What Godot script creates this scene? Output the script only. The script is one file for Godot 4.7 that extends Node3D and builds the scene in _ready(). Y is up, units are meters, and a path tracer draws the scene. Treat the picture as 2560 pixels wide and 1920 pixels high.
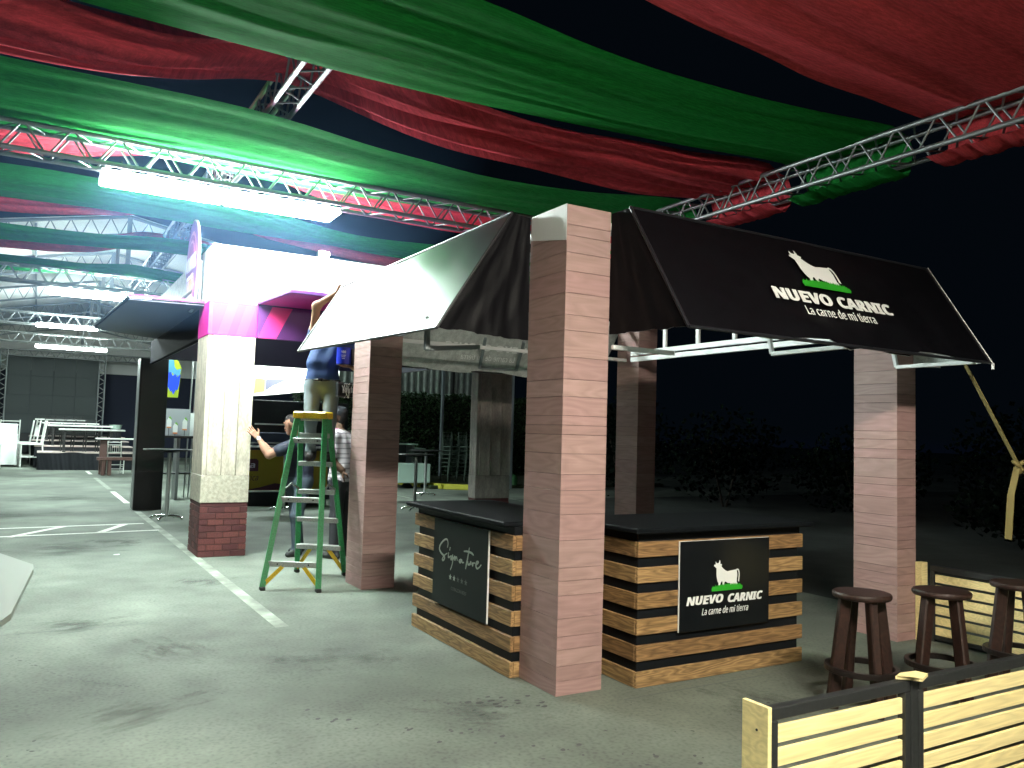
extends Node3D
# A night market under a truss roof hung with red and green cloth. y is up, -z runs back along the row of stands.

var rng := RandomNumberGenerator.new()
var used := {}
var boxes := {}
var mats := {}
var rod_mesh: ArrayMesh
var noise := FastNoiseLite.new()
var grain_tex: ImageTexture
var concrete_tex: ImageTexture
var speck_tex: ImageTexture
var soft_tex: ImageTexture
var stain_tex: ImageTexture

# ------------------------------------------------------------------ materials
func lin(r: float, g: float, b: float) -> Color:
	return Color(r, g, b).linear_to_srgb()

func mat(key: String, c := Color(0.5, 0.5, 0.5), rough := 0.6, metal := 0.0) -> StandardMaterial3D:
	if mats.has(key):
		return mats[key]
	var m := StandardMaterial3D.new()
	m.resource_name = key
	m.albedo_color = c
	m.roughness = rough
	m.metallic = metal
	mats[key] = m
	return m

func tri(m: StandardMaterial3D, tex: Texture2D, s: Vector3, bump := 0.0, off := Vector3.ZERO) -> StandardMaterial3D:
	m.albedo_texture = tex
	m.uv1_triplanar = true
	m.uv1_world_triplanar = true
	m.uv1_triplanar_sharpness = 6.0
	m.uv1_scale = s
	m.uv1_offset = off
	if bump > 0.0:
		m.heightmap_enabled = true
		m.heightmap_texture = tex
		m.heightmap_scale = bump
	return m

func make_textures() -> void:
	# wood grain: long streaks along u, with a few cathedral arches and knots
	var n := 512
	noise.noise_type = FastNoiseLite.TYPE_SIMPLEX
	noise.seed = 5
	noise.frequency = 1.0
	noise.fractal_octaves = 3
	var im := Image.create(n, n, false, Image.FORMAT_RGB8)
	for y in n:
		for x in n:
			var u := float(x) / n
			var v := float(y) / n
			var a := TAU * u
			var p := Vector3(cos(a) * 0.32, sin(a) * 0.32, v * 3.2)
			var w := noise.get_noise_3dv(p)
			var ring := sin((v * 17.0 + w * 5.5) * TAU * 0.5)
			var fine := noise.get_noise_3dv(Vector3(cos(a) * 1.2, sin(a) * 1.2, v * 46.0))
			var k := 0.80 + 0.13 * ring * ring * signf(ring) + 0.13 * fine + 0.06 * w
			k = clampf(k, 0.3, 1.0)
			im.set_pixel(x, y, Color(k, k * (0.94 + 0.06 * k), k * (0.86 + 0.14 * k)))
	grain_tex = ImageTexture.create_from_image(im)
	# concrete yard: blotches, faint streaks, specks
	n = 1024
	var layer := []
	for q in [[21, 0.0035, 4], [22, 0.016, 4], [23, 0.30, 2]]:
		noise.seed = q[0]
		noise.frequency = q[1]
		noise.fractal_octaves = q[2]
		var g := noise.get_seamless_image(n, n)
		g.convert(Image.FORMAT_L8)
		layer.append(g.get_data())
	var out_bytes := PackedByteArray()
	out_bytes.resize(n * n * 3)
	var la: PackedByteArray = layer[0]
	var lb: PackedByteArray = layer[1]
	var lc: PackedByteArray = layer[2]
	for i in n * n:
		var k2 := 0.50 + 0.34 * la[i] / 255.0 + 0.14 * lb[i] / 255.0 + 0.10 * lc[i] / 255.0
		if lc[i] < 62:
			k2 -= 0.06
		k2 = clampf(k2, 0.2, 1.0) * 255.0
		out_bytes[i * 3] = int(k2 * 0.96)
		out_bytes[i * 3 + 1] = int(k2)
		out_bytes[i * 3 + 2] = int(k2 * 0.94)
	concrete_tex = ImageTexture.create_from_image(Image.create_from_data(n, n, false, Image.FORMAT_RGB8, out_bytes))
	noise.frequency = 1.0
	noise.fractal_octaves = 3
	# the same grain, faint, for printed cladding
	var fm := Image.create(256, 256, false, Image.FORMAT_RGB8)
	for y in 256:
		for x in 256:
			var g2 := im.get_pixel(x * 2, y * 2).r
			var k4 := clampf(0.93 + 0.30 * (g2 - 0.8), 0.5, 1.0)
			fm.set_pixel(x, y, Color(k4, k4, k4))
	soft_tex = ImageTexture.create_from_image(fm)
	# soft edged stain for damp places on the yard
	var dm := Image.create(256, 256, false, Image.FORMAT_RGBA8)
	noise.seed = 61
	for y in 256:
		for x in 256:
			var dx := (x - 127.5) / 127.5
			var dy := (y - 127.5) / 127.5
			var rr := sqrt(dx * dx + dy * dy)
			var f2 := noise.get_noise_2d(x * 0.008, y * 0.012) * 0.6 + noise.get_noise_2d(x * 0.03, y * 0.045) * 0.16
			var al := clampf((0.66 + f2 - rr) * 1.3, 0.0, 1.0) * clampf((1.0 - rr) * 5.0, 0.0, 1.0)
			dm.set_pixel(x, y, Color(1, 1, 1, al * 0.45))
	stain_tex = ImageTexture.create_from_image(dm)
	# fine speckle used for dirt on cloth, paint and cladding
	n = 256
	var sm := Image.create(n, n, false, Image.FORMAT_RGB8)
	for y in n:
		for x in n:
			var f := noise.get_noise_2d(x * 0.05, y * 0.05) * 0.5 + noise.get_noise_2d(x * 0.35, y * 0.35) * 0.5
			var k3 := clampf(0.88 + 0.22 * f, 0.4, 1.0)
			sm.set_pixel(x, y, Color(k3, k3, k3))
	speck_tex = ImageTexture.create_from_image(sm)

# ------------------------------------------------------------------ nodes
func numbered(called: String) -> String:
	if not used.has(called):
		used[called] = 0
		return called
	used[called] += 1
	return "%s_%03d" % [called, used[called]]

func tag(o: Node, label: String, category: String, group := "", kind := "") -> void:
	if label != "":
		o.set_meta("label", label)
	if category != "":
		o.set_meta("category", category)
	if group != "":
		o.set_meta("group", group)
	if kind != "":
		o.set_meta("kind", kind)

func thing(called: String, label: String, category: String, at := Vector3.ZERO, turn := 0.0, group := "") -> Node3D:
	var o := Node3D.new()
	o.name = numbered(called)
	add_child(o)
	o.position = at
	o.rotation.y = turn
	tag(o, label, category, group)
	return o

func put(parent: Node, called: String, mesh: Mesh, m: Material, at := Vector3.ZERO, rot := Vector3.ZERO) -> MeshInstance3D:
	var o := MeshInstance3D.new()
	o.name = called if parent != self else numbered(called)
	o.mesh = mesh
	o.material_override = m
	o.position = at
	o.rotation = rot
	parent.add_child(o, true)
	return o

func copy(o: Node3D, label: String, at: Vector3, turn := 0.0) -> Node3D:
	var r: Node3D = o.duplicate()
	var base := String(o.name)
	if base.length() > 4 and base[base.length() - 4] == "_":
		base = base.substr(0, base.length() - 4)
	r.name = numbered(base)
	add_child(r)
	r.position = at
	r.rotation.y = turn
	if label != "":
		r.set_meta("label", label)
	return r

# ------------------------------------------------------------------ meshes
func quad(st: SurfaceTool, a: Vector3, b: Vector3, c: Vector3, d: Vector3) -> void:   # clockwise seen from the front
	for p in [a, b, c, a, c, d]:
		st.add_vertex(p)

func begin() -> SurfaceTool:
	var st := SurfaceTool.new()
	st.begin(Mesh.PRIMITIVE_TRIANGLES)
	st.set_smooth_group(-1)
	return st

func done(st: SurfaceTool) -> ArrayMesh:
	st.generate_normals()
	return st.commit()

func hull_box(st: SurfaceTool, xf: Transform3D, s: Vector3, b: float) -> void:
	# chamfered box: 6 faces, 12 edge strips, 8 corners
	var h := s * 0.5
	b = minf(b, minf(h.x, minf(h.y, h.z)) * 0.49)
	var tris := []
	var ax := [Vector3.RIGHT, Vector3.UP, Vector3.BACK]
	var P := func(sx: float, sy: float, sz: float, along: int) -> Vector3:
		var p := Vector3(sx * (h.x - b), sy * (h.y - b), sz * (h.z - b))
		p[along] = [sx, sy, sz][along] * h[along]
		return xf * p
	for k in 3:
		for s1 in [-1.0, 1.0]:
			var c := []
			for q in [[-1, -1], [-1, 1], [1, 1], [1, -1]]:
				var v := [0.0, 0.0, 0.0]
				v[k] = s1
				v[(k + 1) % 3] = q[0]
				v[(k + 2) % 3] = q[1]
				c.append(P.call(v[0], v[1], v[2], k))
			tris.append([c, xf.basis * (ax[k] * s1)])
			for s2 in [-1.0, 1.0]:
				var k2 := (k + 1) % 3
				var k3 := (k + 2) % 3
				var e := []
				for q in [[k, -1.0], [k, 1.0], [k2, 1.0], [k2, -1.0]]:
					var v := [0.0, 0.0, 0.0]
					v[k] = s1
					v[k2] = s2
					v[k3] = q[1]
					e.append(P.call(v[0], v[1], v[2], q[0]))
				tris.append([e, xf.basis * (ax[k] * s1 + ax[k2] * s2)])
	for t in tris:
		var c: Array = t[0]
		var nn: Vector3 = (c[1] - c[0]).cross(c[2] - c[0])
		if nn.dot(t[1]) > 0.0:
			quad(st, c[0], c[3], c[2], c[1])
		else:
			quad(st, c[0], c[1], c[2], c[3])
	for sx in [-1.0, 1.0]:
		for sy in [-1.0, 1.0]:
			for sz in [-1.0, 1.0]:
				var a: Vector3 = P.call(sx, sy, sz, 0)
				var bb: Vector3 = P.call(sx, sy, sz, 1)
				var c2: Vector3 = P.call(sx, sy, sz, 2)
				var flip: bool = (bb - a).cross(c2 - a).dot(xf.basis * Vector3(sx, sy, sz)) > 0.0
				for p in ([a, c2, bb] if flip else [a, bb, c2]):
					st.add_vertex(p)

func cbox(s: Vector3, b := 0.004) -> ArrayMesh:
	var key := "%.4f %.4f %.4f %.4f" % [s.x, s.y, s.z, b]
	if not boxes.has(key):
		var st := begin()
		hull_box(st, Transform3D(), s, b)
		boxes[key] = done(st)
	return boxes[key]

func box(parent: Node, called: String, lo: Vector3, hi: Vector3, m: Material, b := 0.004) -> MeshInstance3D:
	return put(parent, called, cbox(hi - lo, b), m, (lo + hi) * 0.5)

func cyl(r0: float, r1: float, h: float, n := 20) -> CylinderMesh:
	var key := "c %.4f %.4f %.4f %d" % [r0, r1, h, n]
	if not boxes.has(key):
		var c := CylinderMesh.new()
		c.bottom_radius = r0
		c.top_radius = r1
		c.height = h
		c.radial_segments = n
		c.rings = 1
		boxes[key] = c
	return boxes[key]

func aim(a: Vector3, b: Vector3) -> Basis:
	var y := (b - a).normalized()
	var x := y.cross(Vector3.UP if absf(y.y) < 0.9 else Vector3.RIGHT).normalized()
	return Basis(x, y, x.cross(y))

func rod(parent: Node, called: String, a: Vector3, b: Vector3, r: float, m: Material, n := 10) -> MeshInstance3D:
	var o := put(parent, called, cyl(1.0, 1.0, 1.0, n), m)
	o.transform = Transform3D(aim(a, b) * Basis.from_scale(Vector3(r, a.distance_to(b), r)), (a + b) * 0.5)
	return o

func bar(parent: Node, called: String, a: Vector3, b: Vector3, w: float, d: float, m: Material) -> MeshInstance3D:
	var o := put(parent, called, cbox(Vector3(w, snappedf(a.distance_to(b), 0.001), d), minf(w, d) * 0.12), m)
	o.transform = Transform3D(aim(a, b), (a + b) * 0.5)
	return o

func ring_tube(st: SurfaceTool, pts: PackedVector3Array, r: PackedFloat32Array, n: int, closed := false) -> void:
	var m := pts.size()
	var rings := []
	for i in m:
		var a := pts[(i - 1 + m) % m] if closed or i > 0 else pts[i]
		var b := pts[(i + 1) % m] if closed or i < m - 1 else pts[i]
		var fr := aim(a, b)
		var c := PackedVector3Array()
		for k in n:
			var t := TAU * k / n
			c.append(pts[i] + (fr.x * cos(t) + fr.z * sin(t)) * r[i])
		rings.append(c)
	st.set_smooth_group(0)
	for i in (m if closed else m - 1):
		var c0: PackedVector3Array = rings[i]
		var c1: PackedVector3Array = rings[(i + 1) % m]
		for k in n:
			var k2 := (k + 1) % n
			quad(st, c0[k], c0[k2], c1[k2], c1[k])
	if not closed:
		st.set_smooth_group(-1)
		for e in [0, m - 1]:
			for k in n:
				var k2 := (k + 1) % n
				var c: PackedVector3Array = rings[e]
				for p in ([pts[e], c[k2], c[k]] if e == 0 else [pts[e], c[k], c[k2]]):
					st.add_vertex(p)

func tube(parent: Node, called: String, pts: Array, r: float, m: Material, n := 8, closed := false) -> MeshInstance3D:
	var st := begin()
	var rr := PackedFloat32Array()
	for p in pts:
		rr.append(r)
	ring_tube(st, PackedVector3Array(pts), rr, n, closed)
	return put(parent, called, done(st), m)

func slab(pts: Array, t: float) -> ArrayMesh:
	# a flat polygon given by its corners, with thickness t away from its front (front: corners run clockwise)
	var st := begin()
	var nrm: Vector3 = -(pts[1] - pts[0]).cross(pts[2] - pts[0]).normalized()
	var off := -nrm * t
	var m := pts.size()
	for i in range(1, m - 1):
		for p in [pts[0], pts[i], pts[i + 1]]:
			st.add_vertex(p)
		for p in [pts[0] + off, pts[i + 1] + off, pts[i] + off]:
			st.add_vertex(p)
	for i in m:
		var j := (i + 1) % m
		quad(st, pts[i], pts[i] + off, pts[j] + off, pts[j])
	return done(st)

func prism(poly: PackedVector2Array, depth: float) -> ArrayMesh:
	# a filled outline in the xy plane, front at z = depth
	var idx := Geometry2D.triangulate_polygon(poly)
	var st := begin()
	for i in range(0, idx.size(), 3):
		var t := [poly[idx[i]], poly[idx[i + 1]], poly[idx[i + 2]]]
		if (t[1] - t[0]).cross(t[2] - t[0]) > 0.0:
			t.reverse()
		for p in t:
			st.add_vertex(Vector3(p.x, p.y, depth))
		t.reverse()
		for p in t:
			st.add_vertex(Vector3(p.x, p.y, 0))
	var ccw := not Geometry2D.is_polygon_clockwise(poly)
	for i in poly.size():
		var a := poly[i]
		var b := poly[(i + 1) % poly.size()]
		if not ccw:
			var s := a
			a = b
			b = s
		quad(st, Vector3(a.x, a.y, depth), Vector3(b.x, b.y, depth), Vector3(b.x, b.y, 0), Vector3(a.x, a.y, 0))
	return done(st)

func words(text: String, h: float, depth := 0.003, bold := true) -> TextMesh:
	var f := SystemFont.new()
	f.font_names = PackedStringArray(["Droid Sans"])
	if bold:
		f.font_weight = 700
	var t := TextMesh.new()
	t.font = f
	t.text = text
	t.font_size = 64
	t.pixel_size = h / 46.0
	t.depth = depth
	t.curve_step = 1.0
	return t

func write(parent: Node, text: String, center: Vector3, right: Vector3, up: Vector3, width: float, h: float, slant: float, m: Material, bold := true, grow := 0.0) -> MeshInstance3D:
	# lettering of the given width and cap height, standing on the plane (right, up)
	var t := words(text, h, 0.003, bold)
	var w := t.get_aabb().size.x
	var face: Mesh = t
	if grow > 0.0:
		# heavier strokes: the same letters a hair to every side, joined
		var st := SurfaceTool.new()
		var k := 0
		for d in [Vector2.ZERO, Vector2(1, 0), Vector2(-1, 0), Vector2(0.7, 0.7), Vector2(-0.7, 0.7), Vector2(0.7, -0.7), Vector2(-0.7, -0.7)]:
			st.append_from(t, 0, Transform3D(Basis(), Vector3(d.x * grow, d.y * grow * 0.6, 0.00006 * k)))
			k += 1
		face = st.commit()
	var o := put(parent, "lettering", face, m)
	var out := right.cross(up).normalized()
	var sx := width / maxf(w, 0.01)
	o.transform = Transform3D(Basis(right.normalized() * sx, up.normalized() + right.normalized() * slant, out), center)
	return o

# ------------------------------------------------------------------ bodies: tapered capsules joined by a smooth minimum, meshed as surface nets
func body_mesh(st: SurfaceTool, bones: Array, cell: float, k: float) -> void:
	# a bone is [a, b, radius at a, radius at b, colour (linear)]
	var lo := Vector3.INF
	var hi := -Vector3.INF
	for b in bones:
		var r := maxf(b[2], b[3]) + cell * 3.0
		lo = lo.min(b[0] - Vector3.ONE * r).min(b[1] - Vector3.ONE * r)
		hi = hi.max(b[0] + Vector3.ONE * r).max(b[1] + Vector3.ONE * r)
	var nx := int((hi.x - lo.x) / cell) + 2
	var ny := int((hi.y - lo.y) / cell) + 2
	var nz := int((hi.z - lo.z) / cell) + 2
	var f := PackedFloat32Array()
	f.resize(nx * ny * nz)
	f.fill(1.0)
	for b in bones:
		var a: Vector3 = b[0]
		var ab: Vector3 = b[1] - a
		var l2 := maxf(ab.length_squared(), 1e-8)
		var ra: float = b[2]
		var rb: float = b[3]
		var r := maxf(ra, rb) + cell * 2.0 + k
		var blo: Vector3 = ((b[0].min(b[1]) - Vector3.ONE * r - lo) / cell).floor()
		var bhi: Vector3 = ((b[0].max(b[1]) + Vector3.ONE * r - lo) / cell).ceil()
		for z in range(maxi(0, int(blo.z)), mini(nz, int(bhi.z) + 1)):
			for y in range(maxi(0, int(blo.y)), mini(ny, int(bhi.y) + 1)):
				var row := (z * ny + y) * nx
				for x in range(maxi(0, int(blo.x)), mini(nx, int(bhi.x) + 1)):
					var p := lo + Vector3(x, y, z) * cell - a
					var t := clampf(p.dot(ab) / l2, 0.0, 1.0)
					var d := (p - ab * t).length() - ra - (rb - ra) * t
					var g := f[row + x]
					var hmix := maxf(k - absf(d - g), 0.0) / k
					f[row + x] = minf(d, g) - hmix * hmix * k * 0.25
	var vert := {}
	var pos := PackedVector3Array()
	var corner := [0, 1, nx, nx + 1, nx * ny, nx * ny + 1, nx * ny + nx, nx * ny + nx + 1]
	for z in nz - 1:
		for y in ny - 1:
			for x in nx - 1:
				var i := (z * ny + y) * nx + x
				var inside := 0
				for c in corner:
					if f[i + c] < 0.0:
						inside += 1
				if inside == 0 or inside == 8:
					continue
				var sum := Vector3.ZERO
				var cnt := 0
				for e in [[0, 1], [2, 3], [4, 5], [6, 7], [0, 2], [1, 3], [4, 6], [5, 7], [0, 4], [1, 5], [2, 6], [3, 7]]:
					var fa := f[i + corner[e[0]]]
					var fb := f[i + corner[e[1]]]
					if (fa < 0.0) != (fb < 0.0):
						var t := fa / (fa - fb)
						var pa := Vector3(e[0] & 1, (e[0] >> 1) & 1, e[0] >> 2)
						var pb := Vector3(e[1] & 1, (e[1] >> 1) & 1, e[1] >> 2)
						sum += pa.lerp(pb, t)
						cnt += 1
				vert[i] = pos.size()
				pos.append(lo + (Vector3(x, y, z) + sum / cnt) * cell)
	var col := PackedColorArray()
	for p in pos:
		var best := 1e9
		var c := Color.WHITE
		for b in bones:
			var ab: Vector3 = b[1] - b[0]
			var t := clampf((p - b[0]).dot(ab) / maxf(ab.length_squared(), 1e-8), 0.0, 1.0)
			var d: float = (p - b[0] - ab * t).length() - lerpf(b[2], b[3], t)
			if d < best:
				best = d
				c = b[4]
				if b.size() > 5 and fposmod(p.y, 0.062) < 0.013:
					c = b[5]
		col.append(c)
	st.set_smooth_group(0)
	var step := [1, nx, nx * ny]
	for i in vert:
		for k3 in 3:
			var s1: int = step[(k3 + 1) % 3]
			var s2: int = step[(k3 + 2) % 3]
			var a0 := f[i]
			var a1 := f[i + step[k3]]
			if (a0 < 0.0) == (a1 < 0.0):
				continue
			if not (vert.has(i - s1) and vert.has(i - s2) and vert.has(i - s1 - s2)):
				continue
			var q := [vert[i], vert[i - s1], vert[i - s1 - s2], vert[i - s2]]
			if a0 < 0.0:
				q.reverse()
			for v in [q[0], q[1], q[2], q[0], q[2], q[3]]:
				st.set_color(col[v])
				st.add_vertex(pos[v])

func hand_bones(wrist: Vector3, fwd: Vector3, palm: Vector3, thumb_side: Vector3, curl: float, c: Color) -> Array:
	# palm faces along `palm`, fingers point along `fwd`
	var out := []
	fwd = fwd.normalized()
	var side := thumb_side.normalized()
	var L := [0.072, 0.08, 0.074, 0.058]
	for k in 4:
		var off := side * (0.030 - 0.020 * k)
		var base := wrist + fwd * 0.088 + off
		out.append([wrist + off * 0.6 + fwd * 0.012, base, 0.017, 0.0125, c])
		var d1 := (fwd + side * (0.16 - 0.10 * k) + palm * curl * 0.5).normalized()
		var d2 := (fwd + side * (0.12 - 0.08 * k) + palm * curl * 1.5).normalized()
		var m1: Vector3 = base + d1 * L[k] * 0.52
		out.append([base, m1, 0.0105, 0.0095, c])
		out.append([m1, m1 + d2 * L[k] * 0.48, 0.0092, 0.0078, c])
	var tb := wrist + fwd * 0.03 + side * 0.03
	var tm := tb + (fwd * 0.5 + side * 0.8 + palm * 0.2).normalized() * 0.045
	out.append([tb, tm, 0.0145, 0.0115, c])
	out.append([tm, tm + (fwd * 0.9 + side * 0.4 + palm * 0.35).normalized() * 0.032, 0.011, 0.009, c])
	return out

func head_bones(c: Vector3, face: Vector3, skin: Color, hair: Color, bald := false) -> Array:
	face = face.normalized()
	var s := face.cross(Vector3.UP).normalized()
	var out := [
		[c + Vector3(0, 0.03, 0) - face * 0.02, c + Vector3(0, 0.03, 0) + face * 0.015, 0.087, 0.078, skin],
		[c + face * 0.03 + Vector3(0, -0.02, 0), c + face * 0.045 + Vector3(0, -0.085, 0), 0.06, 0.036, skin],
		[c + face * 0.09 + Vector3(0, 0.02, 0), c + face * 0.108 + Vector3(0, -0.02, 0), 0.009, 0.015, skin],
		[c + face * 0.088 + s * 0.022 + Vector3(0, -0.055, 0), c + face * 0.088 - s * 0.022 + Vector3(0, -0.055, 0), 0.009, 0.009, Color(0.16, 0.06, 0.05)],
		[c + face * 0.084 + s * 0.05 + Vector3(0, 0.045, 0), c + face * 0.092 - s * 0.05 + Vector3(0, 0.045, 0), 0.011, 0.011, skin],
		[c + Vector3(0, 0.05, 0) - face * 0.035, c + Vector3(0, 0.075, 0) + face * 0.03, 0.086, 0.066, hair],
		[c + Vector3(0, 0.0, 0) - face * 0.05, c + Vector3(0, -0.04, 0) - face * 0.045, 0.07, 0.05, hair],
	]
	for q in [-1.0, 1.0]:
		out.append([c + s * q * 0.034 + face * 0.086 + Vector3(0, 0.022, 0), c + s * q * 0.034 + face * 0.088 + Vector3(0, 0.022, 0), 0.011, 0.011, Color(0.05, 0.04, 0.035)])
		out.append([c + s * q * 0.088 + Vector3(0, 0.03, 0), c + s * q * 0.085 + Vector3(0, -0.018, 0), 0.016, 0.011, skin])
	return out

func body_mat() -> StandardMaterial3D:
	var m := mat("body", Color.WHITE, 0.75)
	m.vertex_color_use_as_albedo = true
	return m

# ------------------------------------------------------------------ builders
func truss(called: String, label: String, at: Vector3, along: String, length: float, w: float, h: float, pitch: float, r: float, fine := true, group := "") -> Node3D:
	# a box truss whose lower left chord starts at `at`; runs along x, y or z
	var t := thing(called, label, "truss", at, 0.0, group)
	var m: Material = mats["aluminium"]
	var d := Vector3.RIGHT
	var s := Vector3.BACK
	var u := Vector3.UP
	if along == "z":
		d = Vector3.FORWARD
		s = Vector3.RIGHT
	elif along == "y":
		d = Vector3.UP
		s = Vector3.RIGHT
		u = Vector3.BACK
	for a in [Vector3.ZERO, s * w, u * h, s * w + u * h]:
		rod(t, "chord", a, a + d * length, r, m, 12)
	var n := int(length / pitch)
	var st := begin()
	for i in n:
		var p := d * (pitch * i)
		var q := d * (pitch * (i + 0.46))
		var q2 := d * (pitch * (i + 0.54))
		var e := d * (pitch * (i + 1))
		var faces := [[Vector3.ZERO, u * h], [s * w, s * w + u * h], [Vector3.ZERO, s * w], [u * h, u * h + s * w]]
		for f in faces:
			for seg in [[f[0] + p + d * 0.02, f[1] + q], [f[1] + q2, f[0] + e - d * 0.02]]:
				if fine:
					rod(t, "brace", seg[0], seg[1], r * 0.42, m, 6)
				else:
					var fr := Transform3D(aim(seg[0], seg[1]), (seg[0] + seg[1]) * 0.5)
					hull_box(st, fr, Vector3(r * 0.8, seg[0].distance_to(seg[1]), r * 0.8), r * 0.2)
	if not fine:
		tag(put(t, "lacing", done(st), m), "", "", "", "stuff")
	return t

func lamp(label: String, x0: float, x1: float, y: float, z: float, energy: float, c: Color, n_lights := 3, glow := "tube_glow") -> void:
	var t := thing("fluorescent_lamp", label, "lamp", Vector3((x0 + x1) * 0.5, y, z), 0.0, "fluorescent battens hung under the cross trusses")
	var L := x1 - x0
	var units := maxi(1, int(round(L / 1.25)))
	var ul := L / units
	for row in 3:
		var zz := -0.17 + 0.17 * row
		for i in units:
			var a := -L * 0.5 + ul * i + 0.004
			box(t, "housing", Vector3(a, 0.02, zz - 0.03), Vector3(a + ul - 0.008, 0.06, zz + 0.03), mats["lamp_white"], 0.006)
			for k in [-1, 1]:
				rod(t, "lamp_tube", Vector3(a + 0.024, -0.005, zz + k * 0.045), Vector3(a + ul - 0.032, -0.005, zz + k * 0.045), 0.02, mats[glow], 10)
				for e in [a + 0.012, a + ul - 0.02]:
					box(t, "lamp_holder", Vector3(e - 0.012, -0.022, zz + k * 0.045 - 0.014), Vector3(e + 0.012, 0.022, zz + k * 0.045 + 0.014), mats["lamp_white"], 0.003)
	for s in [-0.42, 0.42]:
		rod(t, "cable", Vector3(L * s, 0.05, 0.0), Vector3(L * s, 0.22, 0.0), 0.005, mats["black_metal"], 6)
		box(t, "cross_bar", Vector3(L * s - 0.02, 0.06, -0.16), Vector3(L * s + 0.02, 0.085, 0.16), mats["lamp_white"], 0.003)
	for i in n_lights:
		var o := OmniLight3D.new()
		o.name = "tube_light"
		o.position = Vector3(-L * 0.5 + L * (i + 0.5) / n_lights, -0.06, 0.0)
		o.light_energy = energy / n_lights
		o.light_color = c
		o.light_size = 0.09
		o.omni_range = 45.0
		o.omni_attenuation = 2.0
		o.shadow_enabled = true
		t.add_child(o, true)

func curve(pts: Array, x: float) -> Array:
	# pts: [x, y, z near, z far], x rising; smooth interpolation of the last three
	var i := 0
	while i < pts.size() - 2 and x > pts[i + 1][0]:
		i += 1
	var t: float = clampf((x - pts[i][0]) / (pts[i + 1][0] - pts[i][0]), 0.0, 1.0)
	var p0: Array = pts[maxi(i - 1, 0)]
	var p3: Array = pts[mini(i + 2, pts.size() - 1)]
	var out := []
	for k in [1, 2, 3]:
		out.append(cubic_interpolate(pts[i][k], pts[i + 1][k], p0[k], p3[k], t))
	return out

func drape(called: String, label: String, m: Material, pts: Array, seed_value: int, folds := 1.0, wrap := true) -> void:
	noise.seed = seed_value
	noise.fractal_octaves = 2
	var nu := 90
	var nv := 30
	var grid := []
	var x0: float = pts[0][0]
	var x1: float = pts[-1][0]
	for i in nu + 1:
		var x := lerpf(x0, x1, float(i) / nu)
		var c := curve(pts, x)
		var row := PackedVector3Array()
		var tightness: float = clampf(absf(c[1] - c[2]) / 1.6, 0.35, 1.2)
		for j in nv + 1:
			var v := float(j) / nv
			var z := lerpf(c[1], c[2], v)
			# folds run the length of the cloth and fade in and out
			var f := noise.get_noise_2d(x * 0.09, v * 4.5) * 0.04 * folds + noise.get_noise_2d(x * 0.12 + 40.0, v * 15.0) * 0.018 * folds
			var belly := -0.045 * sin(PI * v)
			row.append(Vector3(x, c[0] + belly + f / tightness, z + noise.get_noise_2d(x * 0.3, v * 2.0 + 9.0) * 0.05))
		grid.append(row)
	if wrap:
		# over the side truss, down its outer face and back under it
		for s in [[7.04, -0.02], [7.08, -0.16], [7.07, -0.33], [7.0, -0.42], [6.86, -0.40], [6.74, -0.37]]:
			var row := PackedVector3Array()
			var c := curve(pts, x1)
			for j in nv + 1:
				var v := float(j) / nv
				var f := noise.get_noise_2d(s[1] * 3.0 + 7.0, v * 9.0) * 0.03
				row.append(Vector3(s[0] + f, c[0] + s[1] + f, lerpf(c[1], c[2], v * 0.92 + 0.04)))
			grid.append(row)
	var st := begin()
	st.set_smooth_group(0)
	for i in grid.size() - 1:
		for j in nv:
			quad(st, grid[i][j], grid[i][j + 1], grid[i + 1][j + 1], grid[i + 1][j])
	var o := put(self, called, done(st), m)
	tag(o, label, "drape", "drapes stretched across the roof trusses")

func cloth_panel(parent: Node, called: String, corners: Array, m: Material, lining: Material, wob: float, seed_value: int) -> MeshInstance3D:
	# corners: top left, top right, bottom right, bottom left as seen from outside
	noise.seed = seed_value
	noise.fractal_octaves = 2
	var nu := 28
	var nv := 12
	var n: Vector3 = -(corners[1] - corners[0]).cross(corners[3] - corners[0]).normalized()
	n = -n if n.dot((corners[1] - corners[0]).cross(corners[2] - corners[0])) > 0.0 else n
	var out: MeshInstance3D
	for side in 2:
		var st := begin()
		st.set_smooth_group(0)
		var g := []
		for j in nv + 1:
			var v := float(j) / nv
			var row := PackedVector3Array()
			for i in nu + 1:
				var u := float(i) / nu
				var p: Vector3 = corners[0].lerp(corners[1], u).lerp(corners[3].lerp(corners[2], u), v)
				var edge := minf(minf(u, 1.0 - u) * 6.0, 1.0)
				var f := noise.get_noise_2d(u * 3.0, v * 1.6) * wob * edge * (0.25 + v)
				p += n * f
				p.y += v * v * edge * wob * 0.9 * noise.get_noise_2d(u * 5.0 + 30.0, 2.0)
				row.append(p - n * 0.007 * side)
			g.append(row)
		for j in nv:
			for i in nu:
				if side == 0:
					quad(st, g[j][i], g[j][i + 1], g[j + 1][i + 1], g[j + 1][i])
				else:
					quad(st, g[j][i], g[j + 1][i], g[j + 1][i + 1], g[j][i + 1])
		var o := put(parent if side == 0 else out, called if side == 0 else "lining", done(st), m if side == 0 else lining)
		if side == 0:
			out = o
	return out

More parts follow.
